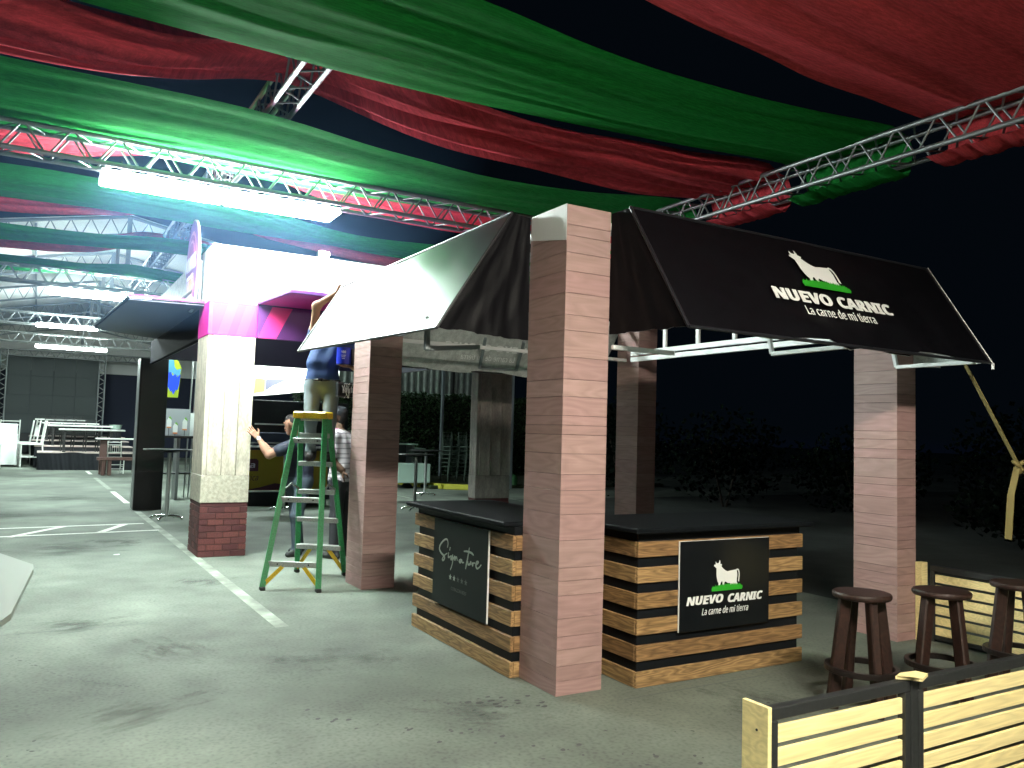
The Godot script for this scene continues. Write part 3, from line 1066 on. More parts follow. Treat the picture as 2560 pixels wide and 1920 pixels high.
# ------------------------------------------------------------------ the yard
func yard() -> void:
	var st := begin()
	quad(st, Vector3(-150, 0, -260), Vector3(200, 0, -260), Vector3(200, 0, 60), Vector3(-150, 0, 60))
	tag(put(self, "ground", done(st), mats["ground"]), "", "", "", "structure")
	var sa := begin()
	quad(sa, Vector3(7.2, 0.004, -17.4), Vector3(60, 0.004, -17.4), Vector3(60, 0.004, 30), Vector3(7.2, 0.004, 30))  # dark sheet laid where the yard lies in shade
	tag(put(self, "asphalt", done(sa), mats["asphalt"]), "", "", "", "structure")
	# worn bay line running back between the stands and the aisle
	for q in [[-6.65, -16.4, "worn_line"], [-18.1, -21.2, "bright_line"], [-22.0, -26.6, "worn_line"], [-28.4, -30.2, "bright_line"]]:
		var s2 := begin()
		var w := 0.055
		var n := 14
		for i in n:
			var a: float = lerpf(q[0], q[1], float(i) / n)
			var b: float = lerpf(q[0], q[1], float(i + 1) / n)
			var xa := 1.80 - 0.012 * (-a - 6.6)
			var xb := 1.80 - 0.012 * (-b - 6.6)
			quad(s2, Vector3(xb - w, 0.004, b), Vector3(xb + w, 0.004, b), Vector3(xa + w, 0.004, a), Vector3(xa - w, 0.004, a))
		tag(put(self, "painted_line", done(s2), mats[q[2]]), "", "", "", "structure")
	# zigzag between two cross lines on the aisle
	var cross := [[Vector2(-2.2, -13.02), Vector2(1.70, -13.43), 0.05], [Vector2(-2.2, -14.05), Vector2(1.58, -14.38), 0.05], [Vector2(-0.25, -13.12), Vector2(0.46, -14.26), 0.055], [Vector2(0.88, -13.33), Vector2(1.30, -14.32), 0.055]]
	for q in cross:
		var d: Vector2 = (q[1] - q[0]).normalized()
		var s: Vector2 = Vector2(-d.y, d.x) * q[2]
		var s3 := begin()
		var y := 0.004 if cross.find(q) < 2 else 0.007
		var v := func(p: Vector2) -> Vector3: return Vector3(p.x, y, p.y)
		quad(s3, v.call(q[0] - s), v.call(q[1] - s), v.call(q[1] + s), v.call(q[0] + s))
		tag(put(self, "painted_line", done(s3), mats["bright_line"]), "", "", "", "structure")
	for q in [[Vector2(7.88, -19.1), Vector2(7.86, -16.2)], [Vector2(10.33, -17.7), Vector2(10.15, -15.6)]]:
		var s4 := begin()
		quad(s4, Vector3(q[0].x - 0.05, 0.004, q[0].y), Vector3(q[0].x + 0.05, 0.004, q[0].y), Vector3(q[1].x + 0.05, 0.004, q[1].y), Vector3(q[1].x - 0.05, 0.004, q[1].y))
		tag(put(self, "painted_line", done(s4), mats["worn_line"]), "", "", "", "structure")
	for q in [[Vector2(3.2, -4.02), Vector2(9.0, -4.02)], [Vector2(-6.0, -7.2), Vector2(1.75, -7.2)], [Vector2(-6.0, -16.1), Vector2(1.6, -16.1)], [Vector2(-2.4, -20.0), Vector2(-2.4, 1.0)]]:
		var dj: Vector2 = (q[1] - q[0]).normalized()
		var nj := Vector2(-dj.y, dj.x) * 0.005
		var sj := begin()
		var vj := func(p: Vector2) -> Vector3: return Vector3(p.x, 0.0018, p.y)
		quad(sj, vj.call(q[0] - nj), vj.call(q[1] - nj), vj.call(q[1] + nj), vj.call(q[0] + nj))
		tag(put(self, "pavement_joint", done(sj), mats["joint_dark"]), "", "", "", "structure")
	var stains := [[0.42, -11.75, 0.95, 0.75, 0.1], [1.0, -12.3, 0.6, 0.5, 1.0], [0.35, -7.35, 0.5, 0.32, 0.4], [0.9, -6.3, 0.55, 0.3, 2.0], [1.55, -8.9, 0.5, 0.35, 0.8], [0.55, -5.0, 0.6, 0.28, 0.5], [2.3, -4.2, 0.5, 0.3, 2.6], [3.6, -2.9, 0.7, 0.4, 0.3], [-0.5, -16.2, 1.4, 0.8, 0.2], [0.6, -19.5, 1.8, 0.7, 0.0], [1.9, -5.6, 0.35, 0.6, 1.2], [3.9, -3.6, 0.5, 0.35, 1.9]]
	for i in stains.size():
		var q: Array = stains[i]
		patch(Vector2(q[0], q[1]), q[2], q[3], q[4], mats["damp" if i < 3 else "damp_faint"], 0.0026 + 0.0001 * i)
	# drips of water across the near yard and a wheel-like trail on the left
	rng.seed = 77
	var sw := begin()
	for i in 26:
		blob(sw, Vector3(rng.randf_range(2.27, 2.72), 0.003, rng.randf_range(-4.42, -4.12)), rng.randf_range(0.004, 0.02), 1.6, 0.4)
	for i in 34:
		var t := rng.randf()
		blob(sw, Vector3(lerpf(1.4, 3.0, t) + rng.randfn(0, 0.03), 0.003, lerpf(-4.55, -3.05, t) + rng.randfn(0, 0.07)), rng.randf_range(0.004, 0.015), 1.5, 0.7)
	for i in 60:
		blob(sw, Vector3(rng.randf_range(2.6, 5.2), 0.003, rng.randf_range(-4.0, -2.2)), rng.randf_range(0.003, 0.011), 1.4, rng.randf() * TAU)
	for i in 36:
		var t := float(i) / 35.0
		blob(sw, Vector3(lerpf(-0.05, 0.62, t) + rng.randfn(0, 0.01), 0.003, lerpf(-6.55, -5.5, t) + 0.18 * sin(t * PI) + rng.randfn(0, 0.012)), rng.randf_range(0.005, 0.011), 1.6, -0.9)
	for i in 160:
		blob(sw, Vector3(rng.randf_range(-0.5, 3.5), 0.0035, rng.randf_range(-10.5, -3.0)), rng.randf_range(0.003, 0.009), 1.5, rng.randf() * TAU)
	tag(put(self, "water_drops", done(sw), mats["wet"]), "", "", "", "stuff")
	var sl := begin()
	hull_box(sl, Transform3D(Basis(Vector3.UP, 0.3), Vector3(0.931, 0.006, -11.05)), Vector3(0.07, 0.008, 0.03), 0.002)
	tag(put(self, "paper_scrap", done(sl), mats["print_white"]), "small white scrap of paper lying on the open yard", "litter")
	# the corner of a white table that reaches into the frame from the left
	var t2 := thing("white_table", "corner of a white table top at the left edge of the near yard", "table", Vector3(-0.9, 0, -5.2))
	var o := t2.position
	var c := [Vector3(-0.155, 0.75, -6.18), Vector3(0.03, 0.75, -5.64), Vector3(0.033, 0.75, -5.50), Vector3(-0.05, 0.75, -4.25), Vector3(-0.10, 0.75, -4.05), Vector3(-1.4, 0.75, -4.3), Vector3(-1.5, 0.75, -6.2)]
	var cc := []
	for p in c:
		cc.append(p - o)
	put(t2, "table_top", slab(cc, 0.03), mats["table_grey"])
	for p in [Vector3(-0.45, 0, -4.5), Vector3(-1.3, 0, -4.6), Vector3(-0.5, 0, -5.8), Vector3(-1.3, 0, -5.9)]:
		rod(t2, "leg", p - o, p - o + Vector3(0, 0.72, 0), 0.018, mats["grey_metal"])

# ------------------------------------------------------------------ roof: trusses and drapes
func roof() -> void:
	truss("roof_truss", "aluminium side truss running along the right, edge of the striped cloth roof", Vector3(6.71, 4.25, 2.0), "z", 15.2, 0.26, 0.26, 0.40, 0.025, true, "aluminium box trusses of the cloth roof")
	truss("roof_truss", "aluminium middle truss lengthwise above the aisle, crossed by green and red cloth", Vector3(1.74, 4.63, -4.0), "z", 17.2, 0.22, 0.26, 0.40, 0.025, true, "aluminium box trusses of the cloth roof")
	truss("roof_truss", "aluminium cross truss that carries the longest bright lamp", Vector3(-3.0, 4.2, -9.26), "x", 9.7, 0.26, 0.26, 0.42, 0.025, true, "aluminium box trusses of the cloth roof")
	truss("roof_truss", "aluminium cross truss above the lamp behind the oval sign", Vector3(-4.0, 4.2, -17.75), "x", 12.0, 0.26, 0.3, 0.45, 0.025, false, "aluminium box trusses of the cloth roof")
	truss("roof_truss", "aluminium cross truss second to last before the stage", Vector3(-4.0, 4.2, -25.4), "x", 12.0, 0.26, 0.3, 0.45, 0.025, false, "aluminium box trusses of the cloth roof")
	truss("roof_truss", "aluminium cross truss nearest to the stage screen", Vector3(-4.0, 4.2, -31.3), "x", 12.0, 0.26, 0.3, 0.45, 0.025, false, "aluminium box trusses of the cloth roof")
	truss("roof_truss", "aluminium cross truss over the near yard behind the viewer", Vector3(-3.0, 4.2, 0.75), "x", 9.7, 0.26, 0.26, 0.42, 0.025, false, "aluminium box trusses of the cloth roof")
	for q in [[Vector3(6.71, 0, 1.1), "aluminium truss tower at the near end of the right side truss"], [Vector3(-3.4, 0, -9.3), "aluminium truss tower at the left end of the lamp truss"]]:
		truss("truss_tower", q[1], q[0], "y", 4.25, 0.26, 0.26, 0.42, 0.025, false)
	# cloth: [x, height, z of the near edge, z of the far edge]
	drape("green_drape", "dim green drape nearest the viewer at the top right corner", mats["cloth_green_0"], [[-3.2, 4.55, 0.2, -2.2], [1.85, 4.6, 0.0, -2.2], [4.3, 4.5, 0.0, -2.15], [6.71, 4.55, -0.2, -2.25]], 101, 0.50)
	drape("red_drape", "wide dark red drape at the top right of the roof", mats["cloth_red_0"], [[-3.2, 4.55, -2.5, -4.4], [1.85, 4.95, -2.6, -4.3], [3.4, 4.6, -2.6, -4.24], [5.0, 4.52, -2.62, -4.31], [6.71, 4.56, -2.7, -4.40]], 102, 0.55)
	drape("green_drape", "widest green drape, crossing the top middle of the roof", mats["cloth_green_0"], [[-3.2, 4.55, -4.7, -6.3], [0.1, 4.56, -4.72, -6.34], [1.85, 4.57, -4.76, -6.41], [2.9, 4.55, -4.82, -6.37], [4.2, 4.55, -4.87, -6.30], [5.4, 4.55, -4.80, -6.13], [6.71, 4.56, -4.63, -5.96]], 103, 0.45)
	drape("red_drape", "red drape passing over the middle truss, brightest at the upper left", mats["cloth_red_1"], [[-3.2, 4.55, -6.3, -7.45], [-0.4, 4.56, -6.45, -7.40], [0.62, 4.62, -6.6, -7.32], [1.85, 4.97, -6.85, -7.82], [3.09, 4.66, -6.5, -7.48], [4.26, 4.52, -6.35, -7.26], [5.68, 4.50, -6.2, -7.38], [6.71, 4.56, -6.08, -7.40]], 104, 2.60)
	drape("green_drape", "green drape lit from below by the longest lamp, streaked with white glare", mats["cloth_green_2"], [[-3.2, 4.55, -7.75, -9.4], [-0.45, 4.56, -7.76, -9.50], [0.65, 4.55, -7.65, -9.54], [1.85, 4.56, -7.68, -9.72], [3.03, 4.55, -7.92, -9.78], [4.3, 4.55, -8.11, -9.66], [5.56, 4.55, -7.94, -9.40], [6.71, 4.56, -7.55, -9.10]], 105, 0.80)
	drape("red_drape", "red drape showing through the truss behind the longest lamp", mats["cloth_red_2"], [[-3.2, 4.58, -9.65, -10.7], [-0.5, 4.58, -9.66, -10.5], [1.85, 4.98, -9.9, -10.6], [4.2, 4.60, -9.86, -10.6], [6.71, 4.56, -9.3, -10.6]], 106, 1.00)
	drape("green_drape", "bright green drape just beyond the longest lamp", mats["cloth_green_2"], [[-3.2, 4.55, -10.95, -12.6], [-0.5, 4.56, -10.94, -12.60], [0.7, 4.55, -10.90, -12.48], [2.3, 4.53, -10.98, -12.52], [3.77, 4.55, -11.72, -12.62], [5.07, 4.55, -11.66, -12.75], [6.71, 4.56, -11.2, -12.5]], 107, 0.70)
	drape("red_drape", "purplish red drape below the bright green one, ending over the oval sign", mats["cloth_red_2"], [[-3.2, 4.57, -12.55, -13.5], [-0.6, 4.58, -12.5, -13.42], [0.8, 4.70, -12.4, -13.1], [1.85, 4.98, -12.6, -13.5], [2.9, 4.72, -12.5, -13.2], [4.7, 4.58, -12.6, -13.48], [6.71, 4.56, -12.4, -13.6]], 108, 1.00)
	drape("green_drape", "green drape in front of the white tent gable, upper of two", mats["cloth_green_1"], [[-3.2, 4.55, -14.6, -15.3], [-0.65, 4.56, -14.43, -15.31], [0.63, 4.55, -14.10, -15.10], [1.8, 4.55, -13.70, -14.84], [3.5, 4.55, -14.2, -15.0], [6.71, 4.56, -13.9, -15.2]], 109, 1.00)
	drape("red_drape", "narrow red drape at the far left below the tent gable", mats["cloth_red_1"], [[-3.2, 4.56, -15.3, -16.4], [-0.7, 4.57, -15.28, -16.22], [0.65, 4.62, -15.0, -15.25], [1.85, 4.98, -15.2, -16.0], [4.0, 4.6, -15.2, -16.1], [6.71, 4.56, -15.3, -16.5]], 110, 1.50)
	drape("green_drape", "farthest green drape, beside the oval sign and over the far lamp", mats["cloth_green_2"], [[-3.2, 4.55, -17.2, -18.3], [-0.75, 4.56, -17.26, -18.34], [0.52, 4.55, -16.96, -17.98], [1.4, 4.55, -16.32, -17.80], [2.05, 4.55, -16.80, -17.70], [3.5, 4.55, -17.4, -18.2], [6.71, 4.56, -17.0, -18.2]], 111, 1.30)

# ------------------------------------------------------------------ the black awning kiosk
func kiosk() -> void:
	var t := thing("market_kiosk", "wood clad kiosk with black vinyl awnings and a white cow sign", "kiosk", Vector3(2.84, 0, -4.24))
	var o := t.position
	var H := 3.08
	var b := func(called: String, lo: Vector3, hi: Vector3, m: String, bev := 0.003) -> MeshInstance3D:
		return box(t, called, lo - o, hi - o, mats[m], bev)
	clad_pillar(t, 2.843 - o.x, 3.19 - o.x, -4.685 - o.z, -4.243 - o.z, H, 31)
	clad_pillar(t, 2.905 - o.x, 3.26 - o.x, -8.37 - o.z, -7.89 - o.z, H, 47)
	clad_pillar(t, 6.16 - o.x, 6.41 - o.x, -4.63 - o.z, -4.216 - o.z, H, 58)
	clad_pillar(t, 6.41 - o.x, 6.70 - o.x, -8.33 - o.z, -7.9 - o.z, H, 64)
	# bare white top of the nearest pillar where the cladding stops short
	put(t, "bare_corner", slab([Vector3(2.8405, H - 0.16, -4.672) - o, Vector3(2.8405, H + 0.002, -4.672) - o, Vector3(2.8405, H + 0.002, -4.246) - o, Vector3(2.8405, H - 0.235, -4.246) - o], 0.002), mats["frame_white"])
	# roof ring and awning bars
	b.call("frame_bar", Vector3(3.2, 3.0, -4.42), Vector3(6.15, 3.05, -4.37), "frame_white")
	b.call("frame_bar", Vector3(3.0, 3.0, -7.88), Vector3(3.05, 3.05, -4.70), "frame_white")
	b.call("frame_bar", Vector3(3.27, 3.0, -8.2), Vector3(6.4, 3.05, -8.15), "frame_white")
	b.call("frame_bar", Vector3(6.30, 3.0, -7.89), Vector3(6.35, 3.05, -4.64), "frame_white")
	b.call("frame_bar", Vector3(6.27, 2.535, -7.89), Vector3(6.31, 2.59, -4.64), "frame_white")
	b.call("frame_bar", Vector3(6.27, 2.61, -7.89), Vector3(6.31, 2.665, -4.64), "frame_white")
	for z in [-7.3, -6.75, -6.2, -5.65, -5.1]:
		b.call("frame_post", Vector3(6.275, 2.667, z), Vector3(6.305, 2.998, z + 0.05), "frame_white")
	b.call("frame_bar", Vector3(3.27, 2.56, -8.16), Vector3(6.4, 2.60, -8.12), "frame_white")
	# awning faces
	var vm: Material = mats["vinyl_matt"]
	var vg: Material = mats["vinyl_black"]
	var back: Material = mats["vinyl_back"]
	var fa := [Vector3(3.22, 3.08, -4.08), Vector3(6.36, 3.08, -4.08), Vector3(6.25, 2.25, -3.5), Vector3(3.2, 2.25, -3.5)]
	var la := [Vector3(2.70, 3.10, -8.25), Vector3(2.70, 3.10, -4.70), Vector3(2.17, 2.27, -4.70), Vector3(2.10, 2.33, -7.65)]
	var ra := [Vector3(6.55, 3.08, -8.42), Vector3(2.95, 3.08, -8.42), Vector3(2.95, 2.37, -8.95), Vector3(6.55, 2.37, -8.95)]
	for f in [[fa, vm, 0.035, 1], [la, vg, 0.014, 2], [ra, vm, 0.03, 3], [[Vector3(3.192, 3.07, -4.24), Vector3(3.22, 3.08, -4.08), Vector3(3.2, 2.25, -3.5), Vector3(3.192, 2.27, -4.24)], vm, 0.008, 4], [[Vector3(6.36, 3.08, -4.08), Vector3(6.405, 3.07, -4.21), Vector3(6.38, 2.27, -4.21), Vector3(6.25, 2.25, -3.5)], vm, 0.008, 5], [[Vector3(2.70, 3.10, -4.70), Vector3(2.841, 3.08, -4.69), Vector3(2.841, 2.24, -4.68), Vector3(2.17, 2.27, -4.70)], vm, 0.012, 6]]:
		var cs := []
		for p in f[0]:
			cs.append(p - o)
		cloth_panel(t, "awning", cs, f[1], back, f[2], 200 + f[3])
	# pipes along the hems and hips
	for q in [[fa[3], fa[2]], [fa[0], fa[3]], [fa[1], fa[2]], [la[2], la[3]], [la[1], la[2]], [la[0], la[3]], [fa[0], fa[1]], [la[0], la[1]], [ra[2], ra[3]]]:
		rod(t, "awning_pipe", q[0] - o, q[1] - o, 0.011, mats["edge_black"], 8)
	rod(t, "awning_edge", Vector3(6.372, 3.09, -4.08) - o, Vector3(6.262, 2.25, -3.49) - o, 0.006, mats["frame_white"], 6)
	put(t, "pipe_end", cbox(Vector3(0.012, 0.05, 0.02), 0.002), mats["frame_white"], Vector3(6.268, 2.225, -3.49) - o)
	# support arms
	for x in [4.66, 6.13]:
		bar(t, "awning_arm", Vector3(x, 2.25, -4.2) - o, Vector3(x - 0.06, 2.245, -3.52) - o, 0.03, 0.03, mats["frame_white"])
		bar(t, "awning_arm", Vector3(x, 2.25, -4.2) - o, Vector3(x, 2.98, -4.36) - o, 0.03, 0.03, mats["frame_white"])
	bar(t, "awning_arm", Vector3(2.84, 2.25, -5.4) - o, Vector3(2.23, 2.16, -4.98) - o, 0.035, 0.035, mats["frame_grey"])
	bar(t, "awning_arm", Vector3(2.23, 2.15, -4.98) - o, Vector3(2.23, 2.38, -4.98) - o, 0.035, 0.035, mats["frame_grey"])
	for x in [4.72, 5.25]:
		bar(t, "awning_arm", Vector3(x, 2.42, -8.92) - o, Vector3(x - 0.22, 2.72, -8.38) - o, 0.035, 0.035, mats["frame_grey"])
	bar(t, "awning_arm", Vector3(4.72, 2.42, -8.92) - o, Vector3(5.25, 2.42, -8.92) - o, 0.03, 0.03, mats["frame_grey"])
	b.call("lower_bar", Vector3(3.2, 2.17, -4.23), Vector3(3.72, 2.2, -4.20), "frame_white")
	# white panel that shows under the awning by the right pillar
	put(t, "white_panel", slab([Vector3(6.43, 2.50, -4.2) - o, Vector3(6.9, 2.45, -4.3) - o, Vector3(6.9, 2.30, -4.3) - o, Vector3(6.43, 2.27, -4.2) - o], 0.01), mats["frame_white"])
	# lettering on the front awning
	var up: Vector3 = (fa[0] - fa[3] + Vector3(-0.02, 0, 0)).normalized()
	up = Vector3(0, 0.83, -0.58).normalized()
	var nrm := Vector3(0, 0.58, 0.83).normalized()
	var at := func(x: float, v: float) -> Vector3: return Vector3(x, 2.25 + 0.83 * v, -3.5 - 0.58 * v) + nrm * 0.022 - o
	write(t, "NUEVO", at.call(4.405, 0.385), Vector3.RIGHT, up, 0.56, 0.102, 0.14, mats["print_white"], true, 0.005)
	write(t, "CARNIC", at.call(5.05, 0.385), Vector3.RIGHT, up, 0.58, 0.102, 0.14, mats["print_white"], true, 0.005)
	write(t, "La carne de mi tierra", at.call(4.71, 0.262), Vector3.RIGHT, up, 0.71, 0.078, 0.12, mats["print_white"], false)
	emblem(t, at.call(4.74, 0.50), Vector3.RIGHT, up, 1.72, 0.003)
	# the print seen from behind on the rear awning
	var ru := Vector3(0, 0.71, 0.53).normalized()
	var rn := Vector3(0, -0.53, 0.71).normalized()
	var m2 := write(t, "La carne de mi tierra", Vector3(4.77, 2.545, -8.81) + rn * 0.022 - o, Vector3.LEFT, ru, 0.75, 0.078, 0.12, mats["vinyl_back_print"], false)
	m2.transform.basis.z = rn
	var m3 := write(t, "NUEVO CARNIC", Vector3(4.77, 2.66, -8.725) + rn * 0.022 - o, Vector3.LEFT, ru, 1.26, 0.09, 0.14, mats["vinyl_back_print"])
	m3.transform.basis.z = rn
	# tie-down strap from the awning to a weight at the right
	var s := thing("tie_down_strap", "yellowish webbing strap knotted in mid air right of the kiosk", "strap", Vector3(6.63, 1.47, -3.5))
	var so := s.position
	var knot := Vector3(6.63, 1.47, -3.5)
	bar(s, "webbing", Vector3(6.29, 2.30, -3.74) - so, knot - so, 0.055, 0.006, mats["webbing"])
	bar(s, "webbing", knot - so, Vector3(7.9, 0.05, -2.9) - so, 0.05, 0.006, mats["webbing"])
	bar(s, "tail", knot - so + Vector3(-0.02, -0.01, 0), Vector3(6.555, 1.24, -3.52) - so, 0.05, 0.007, mats["webbing"])
	bar(s, "tail", Vector3(6.556, 1.25, -3.52) - so, Vector3(6.55, 0.90, -3.54) - so, 0.055, 0.006, mats["webbing"])
	var kn := begin()
	var pts := PackedVector3Array()
	var rr := PackedFloat32Array()
	for k in 26:
		var a := TAU * k / 26.0
		pts.append(Vector3(0.03 * sin(a) + 0.022 * sin(2 * a), 0.02 * cos(a) - 0.03 * cos(2 * a), -0.02 * sin(3 * a)))
		rr.append(0.017)
	ring_tube(kn, pts, rr, 8, true)
	put(s, "knot", done(kn), mats["webbing"])
	put(s, "weight", cbox(Vector3(0.4, 0.1, 0.4), 0.02), mats["black_metal"], Vector3(7.95, 0.05, -2.88) - so)

func counters() -> void:
	# the front counter
	var t := thing("wood_slat_counter", "black bar counter with pine slats and a cow sign, facing the fence", "counter", Vector3(4.17, 0, -4.5), 0.0, "black counters banded with pine slats")
	var o := t.position
	box(t, "body", Vector3(3.42, 0.0, -4.88) - o, Vector3(4.925, 0.985, -4.182) - o, mats["counter_black"], 0.003)
	box(t, "counter_top", Vector3(3.34, 0.987, -4.93) - o, Vector3(4.995, 1.022, -4.09) - o, mats["counter_top"], 0.008)
	box(t, "apron", Vector3(3.41, 0.925, -4.89) - o, Vector3(4.935, 0.985, -4.172) - o, mats["counter_black"], 0.002)
	slats(t, Vector3(3.40, 0, -4.181) - o, Vector3(4.955, 0, -4.158) - o, true, "front")
	slats(t, Vector3(3.398, 0, -4.86) - o, Vector3(3.419, 0, -4.1815) - o, false, "side")
	box(t, "sign_board", Vector3(3.742, 0.322, -4.157) - o, Vector3(4.585, 0.921, -4.147) - o, mats["board_edge"], 0.001)
	box(t, "sign_face", Vector3(3.745, 0.322, -4.1468) - o, Vector3(4.585, 0.919, -4.143) - o, mats["sign_black"], 0.001)
	var z := -4.1425 - o.z
	write(t, "NUEVO", Vector3(3.972 - o.x, 0.5205, z), Vector3.RIGHT, Vector3.UP, 0.32, 0.054, 0.24, mats["print_white"], true, 0.0027)
	write(t, "CARNIC", Vector3(4.348 - o.x, 0.5165, z), Vector3.RIGHT, Vector3.UP, 0.325, 0.054, 0.24, mats["print_white"], true, 0.0027)
	write(t, "La carne de mi tierra", Vector3(4.163 - o.x, 0.442, z), Vector3.RIGHT, Vector3.UP, 0.43, 0.044, 0.2, mats["print_white"], false)
	emblem(t, Vector3(4.17 - o.x, 0.573, z), Vector3.RIGHT, Vector3.UP, 1.0, 0.002)
	# the left counter
	var s := thing("wood_slat_counter", "black bar counter with pine slats and a grey handwritten sign, beside the aisle", "counter", Vector3(3.1, 0, -5.5), 0.0, "black counters banded with pine slats")
	o = s.position
	box(s, "body", Vector3(2.80, 0.0, -6.27) - o, Vector3(3.42, 0.985, -4.71) - o, mats["counter_black"], 0.003)
	box(s, "counter_top", Vector3(2.70, 0.987, -6.34) - o, Vector3(3.5, 1.022, -4.69) - o, mats["counter_top"], 0.008)
	box(s, "apron", Vector3(2.79, 0.925, -6.28) - o, Vector3(3.43, 0.985, -4.70) - o, mats["counter_black"], 0.002)
	slats(s, Vector3(2.772, 0, -6.305) - o, Vector3(2.799, 0, -4.6885) - o, false, "front")
	slats(s, Vector3(2.8, 0, -4.709) - o, Vector3(3.4, 0, -4.687) - o, true, "side")
	box(s, "sign_board", Vector3(2.760, 0.286, -5.885) - o, Vector3(2.771, 0.930, -4.998) - o, mats["board_edge"], 0.001)
	box(s, "sign_face", Vector3(2.756, 0.286, -5.885) - o, Vector3(2.7595, 0.928, -5.0035) - o, mats["sign_grey"], 0.001)
	var strokes := [[-0.231, 0.061, -0.223, 0.09, -0.235, 0.116, -0.265, 0.119, -0.317, 0.096, -0.363, 0.058, -0.368, 0.029, -0.337, 0.006, -0.287, -0.01, -0.275, -0.027, -0.301, -0.046, -0.315, -0.037, -0.277, -0.004, -0.231, 0.018], [-0.183, 0.07, -0.192, 0.044], [-0.205, 0.027, -0.212, 0.001, -0.198, -0.009, -0.171, 0.007], [-0.132, 0.019, -0.164, -0.001, -0.16, -0.019, -0.131, 0.003, -0.136, -0.038, -0.154, -0.076, -0.17, -0.097], [-0.125, -0.012, -0.101, 0.012, -0.099, -0.012, -0.081, 0.008, -0.065, 0.004, -0.059, -0.014], [0.0, 0.007, -0.027, -0.008, -0.009, -0.019, 0.012, 0.002, 0.023, -0.014, 0.05, -0.01], [0.13, 0.107, 0.109, 0.033, 0.089, -0.022, 0.08, -0.053], [0.044, 0.07, 0.092, 0.076, 0.159, 0.075, 0.199, 0.063], [0.111, 0.008, 0.119, -0.014, 0.146, -0.008, 0.159, 0.01, 0.165, -0.011], [0.177, 0.009, 0.188, -0.012, 0.194, 0.005, 0.224, 0.011], [0.239, -0.003, 0.275, 0.023, 0.253, 0.024, 0.237, -0.004, 0.258, -0.022, 0.289, -0.01, 0.317, 0.013]]
	for q in strokes:
		var cv := Curve3D.new()
		for i in range(0, q.size(), 2):
			var p := Vector3(2.7555, 0.667 + q[i + 1], -5.408 + q[i]) - o
			var a: int = maxi(i - 2, 0)
			var b2 := mini(i + 2, q.size() - 2)
			var tan := Vector3(0, q[b2 + 1] - q[a + 1], q[b2] - q[a]) * 0.17
			cv.add_point(p, -tan, tan)
		var bp := cv.tessellate(3, 4.0)
		var st := begin()
		var rr := PackedFloat32Array()
		for i in bp.size():
			rr.append(0.0085 * (0.65 + 0.45 * sin(PI * i / maxf(1.0, bp.size() - 1))))
		ring_tube(st, bp, rr, 6)
		var l := put(s, "lettering", done(st), mats["print_silver"])
		l.scale = Vector3(0.2, 1, 1)
		l.position = Vector3((2.7555 - o.x) * 0.8, 0, 0)
	for k in 5:
		var star := PackedVector2Array()
		for i in 10:
			var a := PI / 2 + TAU * i / 10.0
			star.append(Vector2(cos(a), sin(a)) * (0.023 if i % 2 == 0 else 0.0095))
		var e := put(s, "star_print", prism(star, 0.0015), mats["print_silver"] if k < 2 else mats["print_dim"])
		e.transform = Transform3D(Basis(Vector3.BACK, Vector3.UP, Vector3.LEFT), Vector3(2.7557, 0.517, -5.574 + 0.064 * k) - o)
	write(s, "CORAZON BEEF", Vector3(2.7557, 0.436, -5.43) - o, Vector3.BACK, Vector3.UP, 0.25, 0.024, 0.0, mats["print_dim"], false)

func stools_and_fences() -> void:
	stool("dark brown round bar stool standing alone, nearest to the cow counter", Vector3(4.43, 0, -3.27), 0.35)
	stool("dark bar stool in front of the right pillar's fence, middle of the three stools", Vector3(5.0, 0, -3.115), 0.6)
	stool("dark bar stool cut off by the right edge of the photo", Vector3(5.80, 0, -3.07), 0.2)
	fence_panel("short pale slatted fence panel with a wide end board, at the bottom of the photo", Vector3(2.4, 0, -2.15), 0.0, 0.83, true)
	fence_panel("long pale slatted fence panel at the bottom right corner", Vector3(3.285, 0, -2.15), 0.0, 1.6, false)
	var pc := thing("fence_post", "black fence post with a flat pine cap between the two near panels", "post", Vector3(3.258, 0, -2.16))
	box(pc, "post", Vector3(-0.022, 0.0, -0.03), Vector3(0.021, 0.618, 0.012), mats["black_metal"], 0.003)
	put(pc, "cap", slab([Vector3(-0.085, 0.634, -0.02), Vector3(-0.02, 0.634, -0.045), Vector3(0.075, 0.634, -0.035), Vector3(0.085, 0.634, 0.015), Vector3(-0.015, 0.634, 0.055), Vector3(-0.03, 0.634, 0.02)], 0.012), mats["fence_pine_2"])
	fence_panel("pale slatted fence panel beside the right pillar, behind the stools", Vector3(6.47, 0, -4.13), -PI / 2, 1.15, false)
	fence_panel("pale slatted fence panel at the right edge, nearer than the pillar panel", Vector3(6.47, 0, -2.95), -PI / 2, 1.15, false)
	var cp := thing("fence_post", "pale fence post standing against the right pillar", "post", Vector3(6.46, 0, -4.17))
	box(cp, "post", Vector3(-0.07, 0, -0.04), Vector3(0.01, 0.64, 0.02), mats["fence_pine_1"], 0.003)

